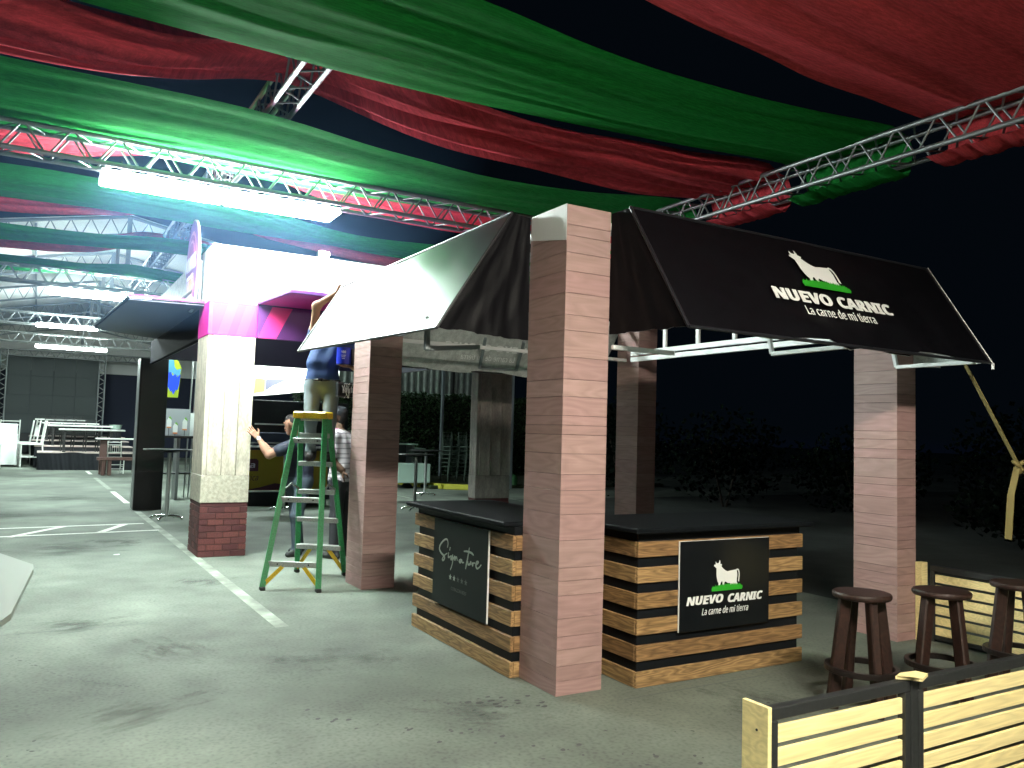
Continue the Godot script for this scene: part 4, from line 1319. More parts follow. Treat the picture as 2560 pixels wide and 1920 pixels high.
# ------------------------------------------------------------------ the pale stand with the pink band
func pale_stand() -> void:
	var t := thing("market_stand", "pale stand with white fascia, pink band, brick footed pillar and oval sign", "stand", Vector3(1.77, 0, -10.5))
	var o := t.position
	var b := func(called: String, lo: Vector3, hi: Vector3, m: String, bev := 0.003) -> MeshInstance3D:
		return box(t, called, lo - o, hi - o, mats[m], bev)
	# near left pillar: brick foot, stone block, fluted shaft, pink band, white head
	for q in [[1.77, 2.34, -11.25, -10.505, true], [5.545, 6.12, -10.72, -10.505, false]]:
		var x0: float = q[0]
		var x1: float = q[1]
		var z0: float = q[2]
		var z1: float = q[3]
		var p: MeshInstance3D = b.call("pillar", Vector3(x0 + 0.012, 0, z0 + 0.012), Vector3(x1 - 0.012, 3.14, z1 - 0.012), "mortar")
		var po := p.position + o
		if q[4]:
			rng.seed = 12
			for course in 8:
				var y := 0.004 + 0.0765 * course
				var shift := 0.0 if course % 2 == 0 else 0.5
				for f in 2:
					var L: float = (x1 - x0) if f == 0 else (z1 - z0)
					var n := 3 if f == 0 else 4
					var bl := L / n
					for k in range(-1, n + 1):
						var a := maxf((k + shift) * bl, 0.0)
						var e := minf((k + 1 + shift) * bl, L)
						if e - a < 0.03:
							continue
						var mm: Material = mats["brick_%d" % rng.randi_range(0, 3)]
						var d := rng.randi_range(0, 3) * 0.001
						if f == 0:
							box(p, "brick", Vector3(x0 + a + 0.003, y, z1 - 0.05) - po, Vector3(x0 + e - 0.003, y + 0.069, z1 - d) - po, mm, 0.003)
						else:
							box(p, "brick", Vector3(x0 + d, y, z0 + a + 0.003) - po, Vector3(x0 + 0.05, y + 0.069, z0 + minf(e, L - 0.052) - 0.003) - po, mm, 0.003)
		else:
			box(p, "brick_foot", Vector3(x0, 0, z0) - po, Vector3(x1, 0.61, z1) - po, mats["brick_1"], 0.003)
		box(p, "plinth_joint", Vector3(x0 + 0.004, 0.615, z0 + 0.004) - po, Vector3(x1 - 0.004, 0.66, z1 - 0.004) - po, mats["brick_0"], 0.002)
		box(p, "stone_block", Vector3(x0 - 0.004, 0.66, z0) - po, Vector3(x1 + 0.002, 0.995, z1 + 0.003) - po, mats["stone_block" if q[4] else "stone_shaded"], 0.006)  # right pillar takes the stone with shade in its colour
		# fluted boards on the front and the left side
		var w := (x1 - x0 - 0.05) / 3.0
		box(p, "shaft_board", Vector3(x0, 0.997, z1 - 0.02) - po, Vector3(x0 + 0.047, 2.73, z1) - po, mats["stone_print" if q[4] else "stone_shaded"], 0.004)
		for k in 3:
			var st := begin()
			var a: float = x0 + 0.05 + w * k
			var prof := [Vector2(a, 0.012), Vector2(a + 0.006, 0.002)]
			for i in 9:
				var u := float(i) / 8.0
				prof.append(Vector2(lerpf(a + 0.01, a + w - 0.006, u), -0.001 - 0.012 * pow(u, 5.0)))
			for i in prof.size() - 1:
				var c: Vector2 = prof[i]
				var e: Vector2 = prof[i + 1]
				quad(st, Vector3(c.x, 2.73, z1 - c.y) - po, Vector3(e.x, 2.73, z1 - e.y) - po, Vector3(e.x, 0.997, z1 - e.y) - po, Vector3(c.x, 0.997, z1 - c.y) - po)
			put(p, "shaft_board", done(st), mats["stone_print" if q[4] else "stone_shaded"])
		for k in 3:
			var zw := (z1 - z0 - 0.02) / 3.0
			box(p, "shaft_board", Vector3(x0, 0.997, z0 + zw * k + 0.002) - po, Vector3(x0 + 0.015, 2.73, z0 + zw * (k + 1) - 0.002) - po, mats["stone_print" if q[4] else "stone_shaded"], 0.006)
		box(p, "pink_band", Vector3(x0 - 0.006, 2.732, z0) - po, Vector3(x1 + 0.006, 3.15, z1 + 0.008) - po, mats["vinyl_pink"], 0.002)
		box(p, "band_corner", Vector3(x0 - 0.012, 2.734, z1 - 0.02) - po, Vector3(x0 + 0.03, 3.148, z1 + 0.012) - po, mats["vinyl_pink_light"], 0.002)
		box(p, "pillar_head", Vector3(x0, 3.152, z0) - po, Vector3(x1, 3.87, z1 + 0.004) - po, mats["plaster_white"], 0.006)
		for k in 2:
			var xa := x0 + 0.10 + 0.22 * k
			put(p, "band_print", slab([Vector3(xa + 0.12, 3.147, z1 + 0.0105) - po, Vector3(xa + 0.24, 3.147, z1 + 0.0105) - po, Vector3(xa + 0.12, 2.736, z1 + 0.0105) - po, Vector3(xa, 2.736, z1 + 0.0105) - po], 0.002), mats["vinyl_pink_light"])
	# white fascia, plum band under it, canopies
	b.call("fascia", Vector3(2.343, 3.20, -10.56), Vector3(5.54, 3.87, -10.50), "plaster_white")
	b.call("fascia", Vector3(1.775, 3.20, -16.6), Vector3(1.83, 3.87, -11.26), "plaster_white")
	b.call("band", Vector3(2.352, 2.732, -10.56), Vector3(5.535, 3.15, -10.505), "vinyl_purple")
	for k in 3:
		var xa := 2.37 + 0.62 * k
		put(t, "band_print", slab([Vector3(xa + 0.16, 3.145, -10.5035) - o, Vector3(xa + 0.42, 3.145, -10.5035) - o, Vector3(xa + 0.22, 2.736, -10.5035) - o, Vector3(xa, 2.736, -10.5035) - o], 0.0012), mats[["vinyl_rose", "vinyl_plum", "vinyl_plum"][k]])
	b.call("band", Vector3(1.775, 2.732, -16.55), Vector3(1.83, 3.15, -11.26), "band_grey")
	put(t, "canopy", slab([Vector3(2.36, 3.16, -10.49) - o, Vector3(5.53, 3.16, -10.49) - o, Vector3(5.4, 3.20, -9.58) - o, Vector3(2.52, 3.20, -9.54) - o], -0.03), mats["vinyl_pink"])
	box(t, "canopy_edge", Vector3(2.5, 3.195, -9.575) - o, Vector3(5.42, 3.24, -9.535) - o, mats["vinyl_purple"], 0.004)
	bar(t, "canopy_edge", Vector3(2.352, 3.17, -10.5) - o, Vector3(2.51, 3.215, -9.55) - o, 0.03, 0.03, mats["vinyl_purple"])
	put(t, "canopy", slab([Vector3(1.765, 3.155, -10.88) - o, Vector3(1.765, 3.155, -15.7) - o, Vector3(0.72, 3.155, -14.8) - o, Vector3(0.9, 3.155, -10.98) - o], -0.03), mats["canopy_grey"])
	bar(t, "canopy_trim", Vector3(1.765, 3.175, -10.86) - o, Vector3(0.895, 3.175, -10.96) - o, 0.03, 0.035, mats["vinyl_pink_light"])
	bar(t, "canopy_edge", Vector3(0.895, 3.17, -10.98) - o, Vector3(0.715, 3.17, -14.8) - o, 0.025, 0.03, mats["grey_metal"])
	b.call("rear_band", Vector3(1.84, 2.84, -16.66), Vector3(6.0, 3.4, -16.6), "vinyl_navy")
	b.call("side_band", Vector3(6.05, 2.73, -16.6), Vector3(6.11, 3.4, -11.26), "vinyl_navy")
	b.call("inner_band", Vector3(1.835, 2.735, -16.55), Vector3(1.85, 3.19, -11.3), "vinyl_navy")
	b.call("inner_band", Vector3(2.37, 2.735, -10.585), Vector3(5.5, 3.2, -10.565), "vinyl_navy")
	# rear left pillar with dark panels
	var rp: MeshInstance3D = b.call("pillar", Vector3(1.635, 0, -17.15), Vector3(2.12, 2.84, -16.67), "dark_panel")
	var ro := rp.position + o
	box(rp, "foot_panel", Vector3(1.66, 0.0, -16.668) - ro, Vector3(2.115, 0.72, -16.655) - ro, mats["near_black"], 0.002)
	box(rp, "side_panel", Vector3(1.625, 0.0, -17.14) - ro, Vector3(1.634, 2.84, -16.70) - ro, mats["grey_metal"], 0.002)
	box(rp, "corner_strip", Vector3(1.63, 0.0, -16.668) - ro, Vector3(1.658, 2.84, -16.65) - ro, mats["near_black"], 0.002)
	# oval sign standing on the left edge of the fascia, facing the aisle
	var sg := put(t, "oval_sign", cbox(Vector3(0.01, 0.2, 0.2), 0.002), mats["sign_violet"], Vector3(1.70, 3.72, -11.42) - o)
	var face := Basis(Vector3.BACK, Vector3.UP, Vector3.LEFT)
	var oval := func(rx: float, ry: float, cy: float, d: float, a0: float, a1: float) -> ArrayMesh:
		var p := PackedVector2Array()
		for i in 41:
			var a := lerpf(a0, a1, i / 41.0)
			p.append(Vector2(cos(a) * rx, cy + sin(a) * ry))
		return prism(p, d)
	var layers := [["sign_back", 0.47, 0.62, 0.0, 0.03, "plaster_white"], ["sign_field", 0.45, 0.60, 0.0, 0.036, "sign_violet"]]
	for q in layers:
		put(sg, q[0], oval.call(q[1], q[2], q[3], q[4], 0.0, TAU), mats[q[5]]).transform = Transform3D(face, Vector3.ZERO)
	for q in [["arch_print", 0.34, 0.36, 0.10, 0.039, "sign_pinkish"], ["arch_print", 0.30, 0.31, 0.10, 0.042, "sign_magenta"], ["arch_print", 0.24, 0.24, 0.10, 0.045, "sign_pinkish"], ["arch_print", 0.20, 0.20, 0.10, 0.048, "sign_magenta"]]:
		put(sg, q[0], oval.call(q[1], q[2], q[3], q[4], 0.0, PI * 1.025), mats[q[5]]).transform = Transform3D(face, Vector3.ZERO)
	put(sg, "picture_print", oval.call(0.24, 0.20, -0.30, 0.040, 0.0, TAU), mats["sign_pinkish"]).transform = Transform3D(face, Vector3.ZERO)
	put(sg, "picture_print", oval.call(0.13, 0.12, -0.27, 0.044, 0.0, TAU), mats["sign_orange"]).transform = Transform3D(face, Vector3.ZERO)
	write(sg, "DONUTIS", Vector3(-0.051, 0.02, 0.0), Vector3.BACK, Vector3.UP, 0.82, 0.20, 0.0, mats["sign_lilac"])
	write(sg, "restaurante", Vector3(-0.051, -0.155, 0.0), Vector3.BACK, Vector3.UP, 0.52, 0.07, 0.0, mats["sign_lilac"], false)
	bar(t, "sign_post", Vector3(1.73, 3.18, -11.1) - o, Vector3(1.73, 3.75, -11.1) - o, 0.04, 0.04, mats["grey_metal"])
	bar(t, "sign_post", Vector3(1.74, 3.18, -11.75) - o, Vector3(1.735, 3.75, -11.55) - o, 0.03, 0.03, mats["grey_metal"])
	bar(t, "sign_brace", Vector3(1.5, 3.19, -11.7) - o, Vector3(1.72, 3.42, -11.1) - o, 0.03, 0.03, mats["grey_metal"])
	# small flood lamp standing on top of the fascia
	var fl := thing("flood_lamp", "small lit flood lamp standing on top of the white fascia", "lamp", Vector3(3.18, 3.872, -10.56))
	box(fl, "housing", Vector3(-0.08, 0.015, -0.04), Vector3(0.08, 0.10, 0.03), mats["black_metal"], 0.006)
	box(fl, "lamp_glass", Vector3(-0.07, 0.025, 0.031), Vector3(0.07, 0.09, 0.036), mats["flood_glow"], 0.001)
	box(fl, "stand", Vector3(-0.02, 0.0, -0.02), Vector3(0.02, 0.02, 0.02), mats["black_metal"], 0.002)
	var fo := OmniLight3D.new()
	fo.name = "flood_light"
	fo.position = Vector3(0, 0.08, 0.06)
	fo.light_energy = 1.5
	fo.light_size = 0.04
	fo.omni_range = 20.0
	fo.omni_attenuation = 2.0
	fo.shadow_enabled = true
	fl.add_child(fo)

func ladder() -> void:
	var t := thing("step_ladder", "green fibreglass step ladder with yellow top cap, standing open", "ladder", Vector3(2.52, 0, -8.5))
	var o := t.position
	var nl := Vector3(2.01, 0, -8.23)
	var nr := Vector3(2.48, 0, -7.93)
	var fl := Vector3(2.60, 0, -9.12)
	var fr := Vector3(3.02, 0, -8.74)
	var c := Vector3(2.53, 1.74, -8.52)
	var rt := Vector3(0.80, 0, 0.60).normalized()
	var fw := Vector3(-0.6, 0, 0.8).normalized()
	var tops := [c - rt * 0.15 + fw * 0.05, c + rt * 0.15 + fw * 0.05, c - rt * 0.15 - fw * 0.05, c + rt * 0.15 - fw * 0.05]
	var feet := [nl, nr, fl, fr]
	for k in 4:
		bar(t, "rail", feet[k] - o + Vector3(0, 0.03, 0), tops[k] - o, 0.026, 0.055, mats["fibreglass"])
		put(t, "foot", cbox(Vector3(0.05, 0.035, 0.07), 0.006), mats["rubber"], feet[k] - o + Vector3(0, 0.0175, 0))
	var cap := begin()
	hull_box(cap, Transform3D(Basis(rt, Vector3.UP, -fw), c - o + Vector3(0, 0.005, 0)), Vector3(0.37, 0.075, 0.21), 0.012)
	for s in [-1, 1]:
		hull_box(cap, Transform3D(Basis(rt, Vector3.UP, -fw), c - o + rt * s * 0.12 + fw * 0.108 + Vector3(0, 0.0, 0)), Vector3(0.10, 0.06, 0.02), 0.008)
	put(t, "top_cap", done(cap), mats["ladder_yellow"])
	put(t, "cap_label", cbox(Vector3(0.22, 0.02, 0.14), 0.003), mats["ladder_alu"], c - o - Vector3(0, 0.045, 0)).basis = Basis(rt, Vector3.UP, -fw)
	var along := func(k: int, y: float) -> Vector3: return feet[k].lerp(tops[k], y / 1.74) - o
	for y in [0.305, 0.61, 0.92, 1.225, 1.53]:
		var a: Vector3 = along.call(2, y)
		var e: Vector3 = along.call(3, y)
		var st := put(t, "step", cbox(Vector3(snappedf(a.distance_to(e), 0.001), 0.05, 0.085), 0.004), mats["ladder_alu"])
		var x := (e - a).normalized()
		st.transform = Transform3D(Basis(x, Vector3.UP, x.cross(Vector3.UP)), (a + e) * 0.5)
	for y in [0.25, 0.875, 1.475]:
		var a: Vector3 = along.call(0, y)
		var e: Vector3 = along.call(1, y)
		var st := put(t, "rear_bar", cbox(Vector3(snappedf(a.distance_to(e), 0.001), 0.055, 0.02), 0.003), mats["ladder_alu"])
		var x := (e - a).normalized()
		st.transform = Transform3D(Basis(x, Vector3.UP, x.cross(Vector3.UP)), (a + e) * 0.5)
		for s in [0.2, 0.8]:
			put(t, "rivet", cyl(0.008, 0.008, 0.006, 10), mats["rubber"], a.lerp(e, s) - x.cross(Vector3.UP) * -0.012).basis = Basis(x, x.cross(Vector3.UP), -Vector3.UP)
	for q in [[0, 1, 0.25], [2, 3, 0.305]]:
		var a: Vector3 = along.call(q[0], q[2])
		var e: Vector3 = along.call(q[1], q[2])
		bar(t, "corner_brace", a.lerp(e, 0.30) - Vector3(0, 0.02, 0), along.call(q[0], 0.05), 0.012, 0.04, mats["ladder_yellow"])
		bar(t, "corner_brace", a.lerp(e, 0.70) - Vector3(0, 0.02, 0), along.call(q[1], 0.05), 0.012, 0.04, mats["ladder_yellow"])
	for q in [[0, 2], [1, 3]]:
		bar(t, "spreader", along.call(q[0], 0.95), (along.call(q[0], 1.02) + along.call(q[1], 1.02)) * 0.5, 0.006, 0.022, mats["ladder_alu"])
		bar(t, "spreader", (along.call(q[0], 1.02) + along.call(q[1], 1.02)) * 0.5, along.call(q[1], 0.95), 0.006, 0.022, mats["ladder_alu"])

func person(label: String, base: Vector3) -> Node3D:
	return thing("person", label, "person", base)

func moved(bones: Array, o: Vector3) -> Array:
	for b in bones:
		b[0] -= o
		b[1] -= o
	return bones

func people() -> void:
	var skin_dark := Color(0.10, 0.048, 0.03)
	var skin := Color(0.33, 0.17, 0.11)
	var hair := Color(0.008, 0.007, 0.007)
	# man on the ladder, facing the viewer, one arm up behind the awning
	var p := person("man in blue shirt and grey jeans standing on the green ladder, holding a blue can", Vector3(2.70, 1.25, -8.78))
	var o := p.position
	var blue := Color(0.013, 0.042, 0.14)
	var jean := Color(0.17, 0.20, 0.22)
	var boot := Color(0.022, 0.02, 0.02)
	var hip := Vector3(2.70, 2.06, -8.80)
	var f := Vector3(-0.42, 0, 0.9).normalized()
	var s := Vector3(0.9, 0, 0.42).normalized()
	var hl := hip - s * 0.10
	var hr := hip + s * 0.10
	var fl := Vector3(2.61, 1.33, -8.82)
	var fr := Vector3(2.79, 1.33, -8.72)
	var kl := (hl + fl) * 0.5 + f * 0.10
	var kr := (hr + fr) * 0.5 + f * 0.10
	var chest := hip + Vector3(0.07, 0.44, 0) - f * 0.02
	var neck := hip + Vector3(0.13, 0.60, 0.02)
	var shl := chest - s * 0.19 + Vector3(0, 0.09, 0)
	var shr := chest + s * 0.19 + Vector3(0, 0.09, 0)
	var el := Vector3(2.545, 2.93, -8.62)
	var wl := Vector3(2.70, 3.06, -8.44)
	var er := shr + Vector3(0.10, -0.28, 0.0) + f * 0.05
	var wr := Vector3(2.93, 2.30, -8.55)
	var bones := [
		[hip + Vector3(0, 0.03, 0) - s * 0.06, hip + Vector3(0, 0.03, 0) + s * 0.06, 0.125, 0.125, jean], [hl, kl, 0.098, 0.070, jean], [hr, kr, 0.098, 0.070, jean], [kl, fl + Vector3(0, 0.03, 0), 0.068, 0.052, jean], [kr, fr + Vector3(0, 0.03, 0), 0.068, 0.052, jean],
		[hip + Vector3(0, 0.12, 0) - s * 0.05, hip + Vector3(0, 0.12, 0) + s * 0.05, 0.128, 0.128, blue], [hip + Vector3(0, 0.26, 0) - s * 0.06, chest - s * 0.08, 0.122, 0.115, blue], [hip + Vector3(0, 0.26, 0) + s * 0.06, chest + s * 0.08, 0.122, 0.115, blue], [shl, shr, 0.075, 0.075, blue],
		[shl, shl.lerp(el, 0.25), 0.068, 0.060, blue], [shl.lerp(el, 0.2), el, 0.050, 0.042, skin], [el, wl, 0.043, 0.030, skin], [shr, shr.lerp(er, 0.6), 0.068, 0.064, blue], [shr.lerp(er, 0.5), er, 0.048, 0.042, skin], [er, wr, 0.042, 0.030, skin],
		[neck - Vector3(0, 0.05, 0), neck + Vector3(0, 0.07, 0), 0.058, 0.052, skin]]
	for k in [fl, fr]:
		bones.append([k + Vector3(0, 0.02, 0), k + Vector3(0, -0.02, 0), 0.055, 0.05, boot])
		bones.append([k + Vector3(0, -0.035, 0) - f * 0.05, k + Vector3(0, -0.04, 0) + f * 0.13, 0.044, 0.042, boot])
	var st := begin()
	body_mesh(st, moved(bones, o), 0.014, 0.045)
	body_mesh(st, moved(head_bones(neck + Vector3(0, 0.17, 0), f, skin, hair), o), 0.008, 0.014)
	body_mesh(st, moved(hand_bones(wl, Vector3(0.5, 0.4, 0.6), Vector3(0.4, -0.6, 0.2), Vector3(-0.3, 0.5, 0.3), 0.5, skin), o), 0.0055, 0.008)
	body_mesh(st, moved(hand_bones(wr, Vector3(0.0, -0.05, 0.4) + s * -0.9, Vector3.UP, f, 0.55, skin), o), 0.0055, 0.008)
	put(p, "body", done(st), body_mat())
	var belt := begin()
	var ring := PackedVector3Array()
	var rr := PackedFloat32Array()
	for k in 28:
		var a := TAU * k / 28.0
		ring.append(hip + Vector3(0, 0.075, 0) + s * cos(a) * 0.186 + f * sin(a) * 0.129 - o)
		rr.append(0.014)
	ring_tube(belt, ring, rr, 6, true)
	put(p, "belt", done(belt), mats["leather"])
	var bk := put(p, "buckle", cbox(Vector3(0.05, 0.035, 0.01), 0.003), mats["chrome"], hip + Vector3(0, 0.075, 0) + f * 0.142 - o)
	bk.basis = Basis(s, Vector3.UP, f)
	# the blue can he holds
	var can := thing("paint_can", "dark blue can with white print held by the man on the ladder", "can", Vector3(2.83, 2.30, -8.50))
	put(can, "body", cyl(0.075, 0.075, 0.19, 24), mats["can_blue"], Vector3(0, 0.095, 0))
	put(can, "rim", cyl(0.078, 0.078, 0.008, 24), mats["edge_black"], Vector3(0, 0.192, 0))
	put(can, "base_rim", cyl(0.078, 0.078, 0.008, 24), mats["edge_black"], Vector3(0, 0.004, 0))
	var cf := Vector3(-0.35, 0, 0.94).normalized()
	write(can, "100", cf * 0.0765 + Vector3(0, 0.135, 0), Vector3.UP.cross(cf), Vector3.UP, 0.05, 0.026, 0.0, mats["print_white"])
	for k in 3:
		put(can, "print_line", cbox(Vector3(0.05 - 0.01 * k, 0.005, 0.001), 0.0), mats["print_white"], cf * 0.0765 + Vector3(0, 0.10 - 0.018 * k, 0)).basis = Basis(Vector3.UP.cross(cf), Vector3.UP, cf)
	var tray := thing("work_tray", "dark box with a white strip beside the blue can", "box", Vector3(2.96, 2.30, -8.52))
	box(tray, "body", Vector3(-0.05, 0.0, -0.04), Vector3(0.05, 0.18, 0.04), mats["edge_black"], 0.006)
	box(tray, "strip", Vector3(0.022, 0.01, 0.0405), Vector3(0.044, 0.17, 0.043), mats["print_white"], 0.001)
	# junction box with pale wires hung on the back left pillar
	var jb := thing("wiring_box", "black framed box with loose white wires hung on the rear left pillar", "electrical box", Vector3(2.88, 1.95, -8.48))
	for q in [[Vector3(-0.12, 0, -0.03), Vector3(0.12, 0.016, 0.05)], [Vector3(-0.12, 0.144, -0.03), Vector3(0.12, 0.16, 0.05)], [Vector3(-0.12, 0.017, -0.03), Vector3(-0.104, 0.143, 0.05)], [Vector3(0.104, 0.017, -0.03), Vector3(0.12, 0.143, 0.05)]]:
		box(jb, "frame", q[0], q[1], mats["edge_black"], 0.003)
	box(jb, "back_plate", Vector3(-0.103, 0.017, -0.03), Vector3(0.103, 0.143, -0.02), mats["dark_panel"], 0.002)
	rng.seed = 9
	for k in 4:
		put(jb, "insulator", cyl(0.012, 0.008, 0.05, 12), mats["print_white"], Vector3(-0.05 + 0.032 * k, 0.07 + 0.008 * (k % 2), 0.02))
	for k in 5:
		var x := -0.06 + 0.03 * k
		tube(jb, "wire", [Vector3(x, 0.09, 0.03), Vector3(x + rng.randf_range(-0.02, 0.02), 0.15, 0.06), Vector3(x + rng.randf_range(-0.03, 0.03), 0.12, 0.07), Vector3(x + rng.randf_range(-0.04, 0.04), 0.03, 0.06), Vector3(x + rng.randf_range(-0.05, 0.05), -0.01, 0.055)], 0.003, mats["print_white"], 6)
	# man behind the ladder, reaching to the pale pillar
	p = person("man in a dark navy shirt behind the ladder, hand flat on the pale pillar", Vector3(2.92, 0, -10.35))
	o = p.position
	var navy := Color(0.010, 0.014, 0.028)
	var denim := Color(0.040, 0.055, 0.075)
	f = Vector3(-0.86, 0, 0.5).normalized()
	s = Vector3(-0.5, 0, -0.86).normalized()   # his right, away from the viewer
	hip = Vector3(2.93, 0.93, -10.38)
	chest = Vector3(2.90, 1.33, -10.36)
	var nk := Vector3(2.86, 1.50, -10.34)
	shl = Vector3(2.84, 1.42, -10.20)
	shr = Vector3(2.92, 1.40, -10.55)
	el = Vector3(2.52, 1.265, -10.28)
	wl = Vector3(2.40, 1.475, -10.40)
	er = shr + Vector3(0.08, -0.28, 0.05)
	wr = er + Vector3(-0.18, -0.12, 0.06)
	bones = [
		[hip - s * 0.07, hip + s * 0.07, 0.13, 0.13, denim], [hip + Vector3(0, 0.12, 0) - s * 0.06, hip + Vector3(0, 0.12, 0) + s * 0.06, 0.135, 0.135, navy], [hip + Vector3(0, 0.2, 0) - s * 0.06, chest - s * 0.08, 0.13, 0.12, navy], [hip + Vector3(0, 0.2, 0) + s * 0.06, chest + s * 0.08, 0.13, 0.12, navy], [shl, shr, 0.08, 0.08, navy],
		[shl, shl.lerp(el, 0.62), 0.075, 0.078, navy], [shl.lerp(el, 0.5), el, 0.052, 0.046, skin], [el, el.lerp(wl, 0.4), 0.048, 0.046, skin], [el.lerp(wl, 0.3), wl, 0.046, 0.030, skin], [shr, er, 0.07, 0.06, navy], [er, wr, 0.044, 0.032, skin], [nk - Vector3(0, 0.06, 0), nk + Vector3(-0.03, 0.06, 0.02), 0.06, 0.055, skin]]
	for q in [[hip - s * 0.1, Vector3(2.88, 0.50, -10.22), Vector3(2.90, 0.10, -10.24)], [hip + s * 0.1, Vector3(2.95, 0.50, -10.50), Vector3(3.02, 0.10, -10.55)]]:
		bones.append([q[0], q[1], 0.105, 0.075, denim])
		bones.append([q[1], q[2], 0.075, 0.058, denim])
		bones.append([q[2] + Vector3(0, -0.02, 0), q[2] + Vector3(0, -0.055, 0), 0.05, 0.045, boot])
		bones.append([q[2] + Vector3(0, -0.06, 0) - f * 0.05, q[2] + Vector3(0, -0.062, 0) + f * 0.14, 0.040, 0.036, boot])
	st = begin()
	body_mesh(st, moved(bones, o), 0.014, 0.045)
	body_mesh(st, moved(head_bones(Vector3(2.80, 1.64, -10.31), Vector3(-0.55, -0.2, -0.75), skin, hair), o), 0.008, 0.014)
	body_mesh(st, moved(hand_bones(wl, Vector3(-0.62, 0.66, -0.26), Vector3(0.0, -0.1, -1.0), Vector3(0.7, 0.66, 0.0), 0.06, skin), o), 0.005, 0.007)
	body_mesh(st, moved(hand_bones(wr, Vector3(-0.7, -0.5, 0.3), Vector3(0, -0.4, 0.6), Vector3.UP, 0.5, skin), o), 0.0055, 0.008)
	put(p, "body", done(st), body_mat())
	var wd := (wl - el).normalized()
	put(p, "watch_strap", cyl(0.037, 0.036, 0.03, 20), mats["leather"], wl - wd * 0.012 - o).basis = aim(el, wl)
	var wf := put(p, "watch_face", cyl(0.024, 0.024, 0.012, 20), mats["watch_face"], wl - wd * 0.012 - o + Vector3(-0.12, 0.02, 0.9).normalized() * 0.038)
	wf.basis = aim(Vector3.ZERO, Vector3(-0.12, 0.05, 0.9))
	# man in a striped shirt and cap, seen from behind his right shoulder
	p = person("man in a pale striped shirt and dark cap beside the rear left pillar", Vector3(3.35, 0, -9.95))
	o = p.position
	var pale := Color(0.50, 0.44, 0.47)
	var stripe := Color(0.16, 0.13, 0.16)
	var dark := Color(0.012, 0.014, 0.019)
	f = Vector3(-0.62, 0, -0.78).normalized()
	s = Vector3(0.78, 0, -0.62).normalized()
	hip = Vector3(3.37, 0.96, -9.97)
	chest = hip + Vector3(0, 0.45, 0) + f * 0.03
	nk = hip + Vector3(-0.01, 0.63, 0) + f * 0.06
	shl = chest - s * 0.19 + Vector3(0, 0.10, 0)
	shr = chest + s * 0.19 + Vector3(0, 0.10, 0)
	el = shl + Vector3(-0.03, -0.30, 0.02) - f * 0.02
	wl = Vector3(3.30, 1.10, -9.80)
	er = shr + Vector3(0.05, -0.29, 0)
	wr = er + f * 0.16 + Vector3(-0.05, -0.16, 0)
	bones = [
		[hip - s * 0.06, hip + s * 0.06, 0.128, 0.128, dark], [hip + Vector3(0, 0.06, 0) - s * 0.06, hip + Vector3(0, 0.06, 0) + s * 0.06, 0.142, 0.142, pale, stripe], [hip + Vector3(0, 0.2, 0) - s * 0.06, chest - s * 0.08, 0.135, 0.125, pale, stripe], [hip + Vector3(0, 0.2, 0) + s * 0.06, chest + s * 0.08, 0.135, 0.125, pale, stripe], [shl, shr, 0.078, 0.078, pale, stripe],
		[shl, shl.lerp(el, 0.68), 0.07, 0.074, pale, stripe], [shl.lerp(el, 0.55), el, 0.05, 0.045, skin_dark], [el, wl, 0.045, 0.03, skin_dark], [shr, shr.lerp(er, 0.68), 0.07, 0.074, pale, stripe], [shr.lerp(er, 0.55), er, 0.05, 0.045, skin_dark], [er, wr, 0.045, 0.03, skin_dark], [nk - Vector3(0, 0.08, 0), nk + Vector3(0, 0.06, 0), 0.062, 0.056, skin_dark], [nk - Vector3(0, 0.05, 0) - s * 0.05, nk - Vector3(0, 0.05, 0) + s * 0.05, 0.062, 0.062, Color(0.55, 0.22, 0.45)]]
	for q in [[hip - s * 0.1, hip - s * 0.11 + Vector3(0, -0.45, 0), Vector3(3.26, 0.10, -9.88)], [hip + s * 0.1, hip + s * 0.12 + Vector3(0, -0.45, 0), Vector3(3.48, 0.10, -10.05)]]:
		bones.append([q[0], q[1], 0.105, 0.078, dark])
		bones.append([q[1], q[2], 0.078, 0.062, dark])
		bones.append([q[2] + Vector3(0, -0.06, 0) - f * 0.05, q[2] + Vector3(0, -0.062, 0) + f * 0.15, 0.042, 0.036, boot])
	st = begin()
	body_mesh(st, moved(bones, o), 0.013, 0.045)
	body_mesh(st, moved(head_bones(nk + Vector3(0, 0.165, 0) + f * 0.02, f, skin_dark, hair), o), 0.008, 0.014)
	body_mesh(st, moved(hand_bones(wl, Vector3(0.0, -1.0, -0.1), s, -f, 0.5, skin_dark), o), 0.0055, 0.008)
	body_mesh(st, moved(hand_bones(wr, Vector3(0.0, -1.0, 0.0), -s, f, 0.5, skin_dark), o), 0.0055, 0.008)
	put(p, "body", done(st), body_mat())
	var capm := begin()
	lathe(capm, [[0.104, 0.0], [0.106, 0.02], [0.102, 0.055], [0.085, 0.088], [0.05, 0.108], [0.0, 0.114]], 28)
	var hc := nk + Vector3(0, 0.20, 0) + f * 0.015 - o
	var cp := put(p, "cap", done(capm), mats["skirt_black"], hc)
	cp.basis = Basis(Vector3.RIGHT, 0.05)
	var visor := put(cp, "visor", cbox(Vector3(0.15, 0.008, 0.09), 0.003), mats["skirt_black"], f * 0.13 + Vector3(0, 0.008, 0))
	visor.basis = Basis(s, Vector3.UP, -f)

